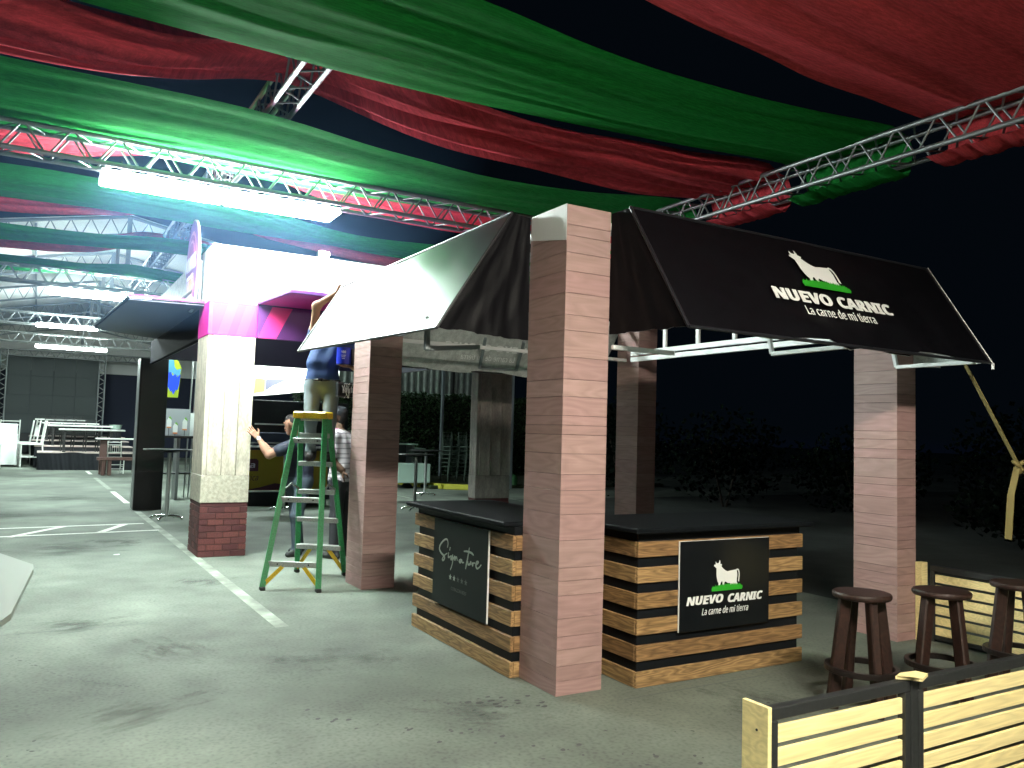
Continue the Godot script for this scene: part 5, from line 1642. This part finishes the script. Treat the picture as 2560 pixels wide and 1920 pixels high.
# ------------------------------------------------------------------ beyond the pale stand
func far_yard() -> void:
	cocktail_table("tall round black table on a steel pole behind the brick footed pillar", Vector3(1.985, 0, -14.9), 1.19, 0.42, 0.2)
	cocktail_table("tall round table standing before the yellow counter", Vector3(4.21, 0, -15.9), 1.15, 0.38)
	cocktail_table("tall round table seen past the black kiosk's far side", Vector3(6.75, 0, -15.4), 1.15, 0.40)
	cocktail_table("tall round table between the white cube seat and stacked chairs", Vector3(8.55, 0, -18.9), 1.15, 0.42)
	# bar with bottle cut-outs
	var t := thing("bar_counter", "long black bar carrying white bottle cut-outs", "counter", Vector3(2.75, 0, -18.9))
	box(t, "top", Vector3(-0.75, 1.32, -0.3), Vector3(0.9, 1.37, 0.3), mats["table_black"], 0.006)
	for x in [-0.7, -0.1, 0.5, 0.82]:
		box(t, "leg", Vector3(x - 0.03, 0, -0.25), Vector3(x + 0.03, 1.32, 0.25), mats["grey_metal"], 0.004)
	box(t, "shelf", Vector3(-0.72, 0.55, -0.25), Vector3(0.85, 0.58, 0.2), mats["dark_panel"], 0.004)
	var bd := thing("display_board", "white display board standing on the black bar", "board", Vector3(2.67, 1.371, -19.08))
	box(bd, "panel", Vector3(-0.27, 0.0, -0.01), Vector3(0.25, 0.58, 0.01), mats["board_grey"], 0.003)
	box(bd, "side_panel", Vector3(0.252, 0.0, -0.005), Vector3(0.42, 0.5, 0.012), mats["cloth_white"], 0.003)
	var labels := ["white bottle cut-out, leftmost of three on the black bar", "white bottle cut-out, lowest and middle of three on the black bar", "white bottle cut-out, rightmost of three on the black bar"]
	for k in 3:
		var q: Array = [[2.48, 1.53, 0.26], [2.61, 1.41, 0.26], [2.80, 1.49, 0.29]][k]
		var b := thing("bottle_cutout", labels[k], "sign", Vector3(q[0], 1.371, -18.98), 0.0, "white bottle cut-outs")
		var y: float = q[1] - 1.371
		var h: float = q[2]
		put(b, "stick", cbox(Vector3(0.012, maxf(y, 0.02), 0.01), 0.001), mats["edge_black"], Vector3(0, maxf(y, 0.02) * 0.5, -0.002))
		put(b, "bottle", prism(PackedVector2Array([Vector2(-0.048, y + 0.03), Vector2(0.048, y + 0.03), Vector2(0.048, y + h * 0.62), Vector2(0.02, y + h * 0.86), Vector2(-0.02, y + h * 0.86), Vector2(-0.048, y + h * 0.62)]), 0.012), mats["print_white"])
		put(b, "cap", prism(PackedVector2Array([Vector2(-0.014, y + h * 0.86), Vector2(0.05, y + h * 0.70), Vector2(0.052, y + h * 0.78), Vector2(0.012, y + h)]), 0.014), mats["banner_green"])
		put(b, "foot", cbox(Vector3(0.09, 0.028, 0.014), 0.002), mats["orange"], Vector3(0, y + 0.015, 0.006))
	# hanging banner with a blue splash
	t = thing("hanging_banner", "lime banner with a jagged blue splash hanging over the black bar", "banner", Vector3(2.53, 2.62, -19.0))
	put(t, "cloth", prism(PackedVector2Array([Vector2(-0.13, -0.42), Vector2(0.10, -0.42), Vector2(0.15, 0.22), Vector2(0.06, 0.40), Vector2(-0.13, 0.40)]), 0.01), mats["banner_lime"])
	put(t, "sky_print", prism(PackedVector2Array([Vector2(-0.12, 0.39), Vector2(-0.02, 0.39), Vector2(0.0, 0.25), Vector2(0.05, 0.18), Vector2(0.13, 0.21), Vector2(0.12, 0.08), Vector2(0.03, 0.03), Vector2(-0.04, 0.12), Vector2(-0.125, 0.05)]), 0.013), mats["banner_sky"])
	put(t, "splash_print", prism(PackedVector2Array([Vector2(-0.125, 0.11), Vector2(-0.07, 0.13), Vector2(-0.03, 0.05), Vector2(0.03, 0.09), Vector2(0.06, 0.02), Vector2(0.13, 0.09), Vector2(0.11, -0.12), Vector2(0.085, -0.26), Vector2(0.05, -0.25), Vector2(0.0, -0.36), Vector2(-0.035, -0.27), Vector2(-0.06, -0.30), Vector2(-0.10, -0.22), Vector2(-0.13, -0.18)]), 0.016), mats["banner_blue"])
	for x in [-0.1, 0.08]:
		rod(t, "cord", Vector3(x, 0.38, 0), Vector3(x, 1.5, 0), 0.004, mats["edge_black"], 5)
	t = thing("upright_poles", "pair of thin steel poles beside the blue splashed banner", "poles", Vector3(2.95, 0, -19.3))
	for x in [-0.05, 0.04]:
		rod(t, "pole", Vector3(x, 0, 0), Vector3(x + 0.06, 3.2, 0), 0.016, mats["steel"])
	# stall with white banner, black head and yellow counter
	t = thing("food_stall", "stall with a white banner, black panels and a yellow front", "stall", Vector3(4.6, 0, -17.4))
	var o := t.position
	box(t, "front", Vector3(3.64, 0.32, -17.02) - o, Vector3(5.4, 1.14, -16.96) - o, mats["counter_yellow"], 0.004)
	box(t, "front_base", Vector3(3.64, 0.0, -17.05) - o, Vector3(5.4, 0.28, -17.0) - o, mats["near_black"], 0.004)
	box(t, "base_strip", Vector3(3.62, 0.285, -17.03) - o, Vector3(5.4, 0.315, -16.955) - o, mats["cloth_white"], 0.003)
	box(t, "counter_shelf", Vector3(3.6, 1.15, -17.4) - o, Vector3(5.4, 1.20, -16.92) - o, mats["table_black"], 0.004)
	box(t, "rail", Vector3(3.6, 1.27, -16.98) - o, Vector3(5.4, 1.30, -16.95) - o, mats["grey_metal"], 0.003)
	box(t, "rail", Vector3(3.6, 1.22, -16.98) - o, Vector3(5.4, 1.235, -16.95) - o, mats["steel"], 0.003)
	box(t, "head_panel", Vector3(3.9, 1.50, -18.2) - o, Vector3(6.2, 2.20, -18.12) - o, mats["near_black"], 0.004)
	box(t, "back_panel", Vector3(3.9, 0.0, -18.35) - o, Vector3(6.2, 1.49, -18.28) - o, mats["wall_navy"], 0.004)
	box(t, "white_strip", Vector3(4.1, 1.66, -18.118) - o, Vector3(4.75, 1.69, -18.112) - o, mats["cloth_white"], 0.002)
	put(t, "logo_print", prism(PackedVector2Array([Vector2(-0.16, -0.13), Vector2(0.13, -0.13), Vector2(0.13, 0.08), Vector2(0.09, 0.12), Vector2(-0.16, 0.12)]), 0.004), mats["logo_maroon"], Vector3(3.82, 0.84, -16.958) - o)
	write(t, "a", Vector3(3.84, 0.835, -16.953) - o, Vector3.RIGHT, Vector3.UP, 0.10, 0.12, 0.1, mats["sign_lilac"])
	write(t, "rica", Vector3(3.86, 0.58, -16.957) - o, Vector3.RIGHT, Vector3.UP, 0.2, 0.12, 0.2, mats["logo_maroon"], false)
	put(t, "swoosh_print", prism(PackedVector2Array([Vector2(-0.3, 0.0), Vector2(0.9, 0.0), Vector2(0.9, 0.05), Vector2(0.3, 0.14), Vector2(0.0, 0.06)]), 0.004), mats["logo_maroon"], Vector3(4.0, 0.325, -16.958) - o)
	var wb := thing("white_banner", "large white banner with a green square above the black stall panels", "banner", Vector3(5.2, 2.62, -20.0), -0.25)
	put(wb, "sheet", prism(PackedVector2Array([Vector2(-0.9, -0.28), Vector2(-0.3, -0.22), Vector2(1.3, 0.0), Vector2(1.3, 1.1), Vector2(-0.9, 1.1)]), 0.01), mats["plaster_white"])
	put(wb, "green_print", prism(PackedVector2Array([Vector2(-0.72, -0.20), Vector2(-0.46, -0.15), Vector2(-0.46, 0.16), Vector2(-0.70, 0.18)]), 0.013), mats["banner_green"])
	put(wb, "grey_print", prism(PackedVector2Array([Vector2(-0.45, -0.13), Vector2(-0.28, 0.0), Vector2(0.05, 0.16), Vector2(-0.2, 0.17), Vector2(-0.45, 0.15)]), 0.0125), mats["canopy_grey"])
	# white marquee over the rear yard
	t = thing("white_marquee", "white membrane marquee with grey gable trusses over the rear yard", "tent", Vector3(1.63, 0, -20.8))
	o = t.position
	var zs := [-20.8, -25.6, -31.0, -36.5, -42.5]
	var ridge := 6.5
	var span := 10.5
	var eave := 4.45
	for i in zs.size():
		var z: float = zs[i]
		for s in [-1.0, 1.0]:
			var a := Vector3(0, ridge - 0.06, z) - Vector3(0, 0, o.z)
			var e := Vector3(s * span, eave - 0.06, z) - Vector3(0, 0, o.z)
			var dn := Vector3(0, -0.42, 0)
			bar(t, "rafter", a, e, 0.07, 0.07, mats["tent_frame"])
			bar(t, "rafter", a + dn, e + dn, 0.06, 0.06, mats["tent_frame"])
			var st := begin()
			for k in 26:
				var u0 := k / 26.0
				var u1 := (k + 0.5) / 26.0
				var u2 := (k + 1.0) / 26.0
				for seg in [[a.lerp(e, u0), a.lerp(e, u1) + dn], [a.lerp(e, u1) + dn, a.lerp(e, u2)]]:
					hull_box(st, Transform3D(aim(seg[0], seg[1]), (seg[0] + seg[1]) * 0.5), Vector3(0.022, seg[0].distance_to(seg[1]), 0.022), 0.004)
			tag(put(t, "lacing", done(st), mats["tent_frame"]), "", "", "", "stuff")
			bar(t, "post", e, Vector3(e.x, 0, e.z), 0.1, 0.1, mats["tent_frame"])
		bar(t, "king_post", Vector3(0, ridge - 0.05, z - o.z), Vector3(0, ridge - 1.5, z - o.z), 0.10, 0.10, mats["tent_frame"])
		bar(t, "king_post", Vector3(-0.22, ridge - 0.5, z - o.z), Vector3(-0.22, ridge - 1.5, z - o.z), 0.08, 0.08, mats["grey_metal"])
		if i < zs.size() - 1:
			var z2: float = zs[i + 1]
			for s in [-1.0, 1.0]:
				# each bay's sheet sags a little between the rafters
				var st := begin()
				st.set_smooth_group(0)
				for a in 8:
					for c in 8:
						var v := func(u: float, w: float) -> Vector3: return Vector3(s * span * u, lerpf(ridge, eave, u) - 0.12 * sin(PI * w) * sin(PI * clampf(u, 0, 1)), lerpf(z, z2, w) - o.z)
						quad(st, v.call(a / 8.0, c / 8.0), v.call((a + 1) / 8.0, c / 8.0), v.call((a + 1) / 8.0, (c + 1) / 8.0), v.call(a / 8.0, (c + 1) / 8.0))
				put(t, "roof_sheet", done(st), mats["tent_white"])
				for u in [0.18, 0.36, 0.54, 0.72]:
					bar(t, "purlin", Vector3(s * span * u, lerpf(ridge, eave, u) - 0.16, z - o.z), Vector3(s * span * u, lerpf(ridge, eave, u) - 0.16, z2 - o.z), 0.05, 0.05, mats["tent_frame"])
	put(t, "end_sheet", slab([Vector3(-span, eave, -42.6 - o.z), Vector3(0, ridge, -42.6 - o.z), Vector3(span, eave, -42.6 - o.z), Vector3(span, 3.9, -42.6 - o.z), Vector3(-span, 3.9, -42.6 - o.z)], 0.01), mats["tent_white"])
	for q in [[-0.6, -24.0, 0.5], [0.5, -27.5, 0.3]]:
		pass
	# stage: four carpeted steps with a row of tables on each
	t = thing("stage", "stepped stage with beige tops and a black skirt", "stage", Vector3(1.5, 0, -31.0))
	var tops := [0.58, 0.75, 0.91, 1.04]
	for k in 4:
		var z := -1.7 * k
		var x0 := -1.42 - 0.1 * k
		box(t, "riser", Vector3(x0, 0.0, z - 1.7), Vector3(1.6, tops[k] - 0.03, z), mats["skirt_black"], 0.01)
		box(t, "deck", Vector3(x0 - 0.01, tops[k] - 0.03, z - 1.7), Vector3(1.61, tops[k], z + 0.01), mats["stage_beige"], 0.006)
	var sk := begin()
	sk.set_smooth_group(0)
	var prev := []
	for i in 61:
		var u := i / 60.0
		var ang := clampf((u - 0.0) * 4.0, 0.0, 1.0)
		var x := lerpf(-1.46, 0.55, u)
		var wob := 0.03 * sin(u * 37.0) + 0.02 * sin(u * 91.0)
		var top := Vector3(x, 0.56 - 0.03 * sin(u * 9.0), 0.03)
		var bot := Vector3(x * 0.97 + 0.05, 0.0, 0.14 + wob - 0.12 * (1.0 - ang))
		if prev.size():
			quad(sk, prev[0], top, bot, prev[1])
		prev = [top, bot]
	put(t, "skirt", done(sk), mats["skirt_black"])
	var tl := ["white table top on the lowest stage step", "white table top on the second stage step", "white table top on the third stage step", "white table top on the highest stage step"]
	for k in 4:
		var q: Array = [[0.67, 2.70, 1.37, -31.8], [0.35, 2.42, 1.49, -33.5], [0.18, 2.08, 1.57, -35.2], [-0.06, 1.70, 1.70, -36.9]][k]
		var tb := thing("long_table", tl[k], "table", Vector3((q[0] + q[1]) * 0.5, tops[k], q[3]), 0.0, "long white tables on the stage")
		var w: float = (q[1] - q[0]) * 0.5
		var h: float = q[2] - tops[k]
		box(tb, "table_top", Vector3(-w, h - 0.05, -0.38), Vector3(w, h, 0.38), mats["chair_white"], 0.006)
		for x in [-w + 0.18, w - 0.4]:
			box(tb, "leg", Vector3(x - 0.04, 0, -0.05), Vector3(x + 0.04, h - 0.05, 0.05), mats["table_black"], 0.004)
			box(tb, "foot", Vector3(x - 0.05, 0, -0.3), Vector3(x + 0.05, 0.04, 0.3), mats["table_black"], 0.004)
		for k2 in 5:
			var cx := -w + 0.25 + k2 * (2.0 * w - 0.5) / 4.0
			var ch := chair("banquet_chair", "black chair behind the white table of the %s stage step, %s from the left" % [["lowest", "second", "third", "highest"][k], ["first", "second", "third", "fourth", "fifth"][k2]], "black chairs tucked behind the stage tables", mats["table_black"], tb.position + Vector3(cx, 0, -0.45), PI, 0.86)
	t = thing("tub_bowl", "pale round tub standing at the right end of the stage tables", "tub", Vector3(2.75, 1.36, -36.2))
	var bw := begin()
	lathe(bw, [[0.0, 0.0], [0.17, 0.0], [0.24, 0.18], [0.25, 0.18]], 24)
	put(t, "shell", done(bw), mats["cube_white"])
	box(t, "stand", Vector3(-0.2, -1.36, -0.2), Vector3(0.2, -0.002, 0.2), mats["skirt_black"], 0.01)
	# brown bench, its table and the white chair behind
	t = thing("wooden_bench", "brown wooden bench right of the stage skirt", "bench", Vector3(2.2, 0, -28.0))
	box(t, "seat", Vector3(-0.55, 0.46, -0.2), Vector3(0.7, 0.55, 0.2), mats["bench_brown"], 0.01)
	for x in [-0.42, -0.24, 0.5]:
		box(t, "leg", Vector3(x, 0, -0.16), Vector3(x + 0.10, 0.46, 0.16), mats["bench_brown"], 0.008)
	t = thing("plank_table", "thin white topped table over the brown bench", "table", Vector3(2.2, 0, -28.5))
	box(t, "table_top", Vector3(-0.58, 1.09, -0.3), Vector3(0.7, 1.13, 0.3), mats["chair_white"], 0.006)
	box(t, "leg", Vector3(-0.45, 0, -0.1), Vector3(-0.25, 1.09, 0.1), mats["bench_brown"], 0.008)
	box(t, "leg", Vector3(0.5, 0, -0.1), Vector3(0.6, 1.09, 0.1), mats["bench_brown"], 0.008)
	chair("banquet_chair", "white ladder backed chair behind the brown bench", "white banquet chairs", mats["chair_white"], Vector3(2.25, 0, -28.9), 0.15, 1.1)
	# white dressed table and tall white chairs at the far left
	t = thing("dressed_table", "table under a long white cloth at the far left edge", "table", Vector3(-1.2, 0, -33.4))
	var cl := begin()
	cl.set_smooth_group(0)
	var pr := []
	for i in 73:
		var a := TAU * i / 72.0
		var e := Vector3(clampf(cos(a) * 1.0, -0.62, 0.62), 1.48, clampf(sin(a) * 1.0, -0.55, 0.55))
		var h2 := Vector3(e.x * 1.08 + 0.04 * cos(a * 13.0) * cos(a), 0.08, e.z * 1.08 + 0.04 * cos(a * 13.0) * sin(a))
		if pr.size():
			quad(cl, pr[0], e, h2, pr[1])
			for p in [Vector3(0, 1.485, 0), e, pr[0]]:
				cl.add_vertex(p)
		pr = [e, h2]
	put(t, "tablecloth", done(cl), mats["cloth_white"])
	var cw := [[-0.12, -33.0, -1.5, "tall white chair nearest the stage, at the end of the white clothed table"], [-0.33, -34.2, -1.4, "tall white chair behind the white clothed table, second from the stage"], [-0.5, -35.0, -1.55, "tall white chair third from the stage, beyond the white cloth"], [-0.9, -36.0, -0.1, "tall white chair farthest back behind the white clothed table"], [-1.35, -32.2, 3.0, "tall white chair in front of the white clothed table at the photo's left edge"]]
	for q in cw:
		chair("tall_chair", q[3], "tall white chairs round the clothed table", mats["chair_white"], Vector3(q[0], 0.0, q[1]), q[2], 1.75)
	# dark screen in a truss goal and the night wall behind
	truss("goal_truss", "left truss upright of the dark stage screen", Vector3(-1.45, 0, -40.0), "y", 4.56, 0.25, 0.25, 0.4, 0.03, false)
	truss("goal_truss", "right truss upright of the dark stage screen", Vector3(2.24, 0, -40.0), "y", 4.56, 0.25, 0.25, 0.4, 0.03, false)
	truss("goal_truss", "truss beam across the top of the dark stage screen", Vector3(-1.45, 4.33, -40.0), "x", 6.4, 0.25, 0.25, 0.4, 0.03, false)
	t = thing("stage_screen", "large dark grey screen inside the truss frame", "screen", Vector3(0.52, 0, -39.9))
	for r in 4:
		for c in 4:
			box(t, "panel", Vector3(-1.69 + 0.845 * c + 0.003, 1.1 + 0.8 * r + 0.003, -0.08), Vector3(-1.69 + 0.845 * (c + 1) - 0.003, 1.1 + 0.8 * (r + 1) - 0.003, 0.0), mats["screen_grey"], 0.003)
	box(t, "base", Vector3(-1.7, 0, -0.1), Vector3(1.7, 1.09, -0.02), mats["near_black"], 0.01)
	t = thing("dark_wall", "dark navy wall closing the yard behind the screen", "wall", Vector3(2.0, 0, -43.0))
	box(t, "panel", Vector3(-14, 0, -0.1), Vector3(14, 4.2, 0.1), mats["wall_navy"], 0.01)

# ------------------------------------------------------------------ behind and right of the kiosk
func back_right() -> void:
	var t := thing("hedge", "tall clipped dark hedge below the corrugated fence", "hedge", Vector3(13.0, 0, -26.3))
	box(t, "core", Vector3(-5.8, 0.0, -0.25), Vector3(9.0, 2.8, 0.25), mats["hedge_core"], 0.1)
	rng.seed = 21
	foliage(t, "foliage", 16000, func() -> Vector3:
		var x := rng.randf_range(-6.0, 4.0)
		if rng.randf() < 0.12:
			return Vector3(x, 2.82 + rng.randf_range(-0.05, 0.12), rng.randf_range(-0.3, 0.35))
		return Vector3(x, rng.randf_range(0.0, 2.9), 0.25 + rng.randf_range(0.0, 0.16)), 0.10, mats["leaf_dark"])
	t = thing("corrugated_fence", "pale corrugated metal fence rising above the hedge", "fence", Vector3(11.4, 0, -27.1))
	for k in 5:
		var st := begin()
		var x0 := -3.6 + 1.5 * k
		var n := 24
		for i in n:
			var f := [0.0, 0.045, 0.045, 0.0]
			var xa := x0 + 1.49 * i / n
			var xb := x0 + 1.49 * (i + 1) / n
			quad(st, Vector3(xa, 4.3, f[i % 4]), Vector3(xb, 4.3, f[(i + 1) % 4]), Vector3(xb, 0, f[(i + 1) % 4]), Vector3(xa, 0, f[i % 4]))
		put(t, "metal_sheet", done(st), mats["sheet_metal"])
	for x in [-1.3, 1.75]:
		box(t, "post", Vector3(x, 0, 0.05), Vector3(x + 0.1, 4.4, 0.15), mats["black_metal"], 0.01)
	box(t, "foot_rail", Vector3(-3.6, 2.9, 0.05), Vector3(3.9, 3.02, 0.1), mats["cube_white"], 0.01)
	# planter kerb and the dark bed behind
	var g := begin()
	hull_box(g, Transform3D(Basis(), Vector3(14.0, 0.05, -23.6)), Vector3(8.6, 0.10, 5.0), 0.03)
	tag(put(self, "planting_bed", done(g), mats["grass_dark"]), "", "", "", "structure")
	t = thing("kerb", "yellow painted kerb round the dark planting bed", "kerb", Vector3(9.6, 0, -21.0))
	var path := [Vector3(0.0, 0, -4.5), Vector3(0.05, 0, -1.2), Vector3(0.5, 0, 0.0), Vector3(1.3, 0, 0.6)]
	for i in path.size() - 1:
		var n := maxi(1, int(path[i].distance_to(path[i + 1]) / 0.9))
		for k in n:
			var a: Vector3 = path[i].lerp(path[i + 1], float(k) / n)
			var e: Vector3 = path[i].lerp(path[i + 1], (k + 0.97) / n)
			var d := (e - a).normalized()
			var kb := put(t, "kerb_stone", cbox(Vector3(snappedf(a.distance_to(e), 0.01), 0.15, 0.2), 0.02), mats["kerb_yellow"], (a + e) * 0.5 + Vector3(0, 0.075, 0))
			kb.basis = Basis(d, Vector3.UP, d.cross(Vector3.UP))
	t = thing("bollard", "short rounded green bollard beside the planting bed", "bollard", Vector3(12.46, 0.10, -21.2))
	var st := begin()
	lathe(st, [[0.0, 0.0], [0.15, 0.0], [0.15, 0.16], [0.13, 0.24], [0.08, 0.29], [0.0, 0.31]], 20)
	put(t, "body", done(st), mats["bollard_green"])
	# stacked chairs: every chair is its own thing
	for sx in 2:
		var at: Vector3 = [Vector3(11.2, 0.10, -23.0), Vector3(11.75, 0.10, -23.0)][sx]
		for k in 6:
			chair("stacked_chair", "%s grey chair of the %s stack behind the yellow kerb" % [["lowest", "second lowest", "third lowest", "fourth lowest", "fifth lowest", "topmost"][k], ["left", "right"][sx]], "stacked chairs behind the yellow kerb", mats["chair_grey"], at + Vector3(0.008 * k, 0.125 * k, 0.01 * k), 0.2 + 0.1 * sx, 0.98)
	# pale cube seat and low dark tables
	t = thing("cube_seat", "pale white cube seat on a dark foot beyond the black counter", "seat", Vector3(9.2, 0, -21.6))
	box(t, "body", Vector3(-0.45, 0.16, -0.4), Vector3(0.55, 0.70, 0.4), mats["cube_white"], 0.02)
	put(t, "foot", cyl(0.22, 0.06, 0.16), mats["black_metal"], Vector3(0, 0.08, 0))
	for q in [[8.9, -22.6, 1.25, "grey topped table behind the pale cube seat"], [9.6, -23.6, 1.1, "grey topped table next to the stacked chairs"]]:
		t = thing("long_table", q[3], "table", Vector3(q[0], 0, q[1]))
		box(t, "table_top", Vector3(-0.9, q[2] - 0.04, -0.35), Vector3(0.9, q[2], 0.35), mats["cube_white"], 0.008)
		box(t, "drop_cloth", Vector3(-0.88, 0.5, -0.3), Vector3(0.88, q[2] - 0.042, -0.28), mats["dark_panel"], 0.005)
		for x in [-0.8, 0.8]:
			box(t, "leg", Vector3(x - 0.03, 0, -0.25), Vector3(x + 0.03, q[2] - 0.042, 0.25), mats["grey_metal"], 0.004)
	# shrubs and trees in the dark on the right
	var names := ["dark leafy shrub farthest right behind the strap", "dark leafy shrub just right of the right pillar", "dark leafy shrub seen over the cow counter's right end", "dark leafy shrub seen over the middle of the cow counter", "dark leafy shrub left of the kiosk's rear pillar", "low dark shrub at the right edge beyond the fence"]
	for k in 6:
		var q: Array = [[17.5, -9.0, 2.6], [15.5, -11.5, 2.0], [14.5, -14.5, 2.4], [13.6, -17.3, 2.8], [14.5, -20.5, 2.6], [13.5, -6.5, 1.2]][k]
		rng.seed = 300 + k
		t = thing("shrub", names[k], "shrub", Vector3(q[0], 0, q[1]), 0.0, "dark shrubs beyond the kiosk")
		for j in 4:
			var a := TAU * j / 4.0
			rod(t, "stem", Vector3(0.05 * cos(a), 0, 0.05 * sin(a)), Vector3(0.5 * cos(a), q[2] * 0.6, 0.5 * sin(a)), 0.025, mats["bark"], 6)
		var hh: float = q[2]
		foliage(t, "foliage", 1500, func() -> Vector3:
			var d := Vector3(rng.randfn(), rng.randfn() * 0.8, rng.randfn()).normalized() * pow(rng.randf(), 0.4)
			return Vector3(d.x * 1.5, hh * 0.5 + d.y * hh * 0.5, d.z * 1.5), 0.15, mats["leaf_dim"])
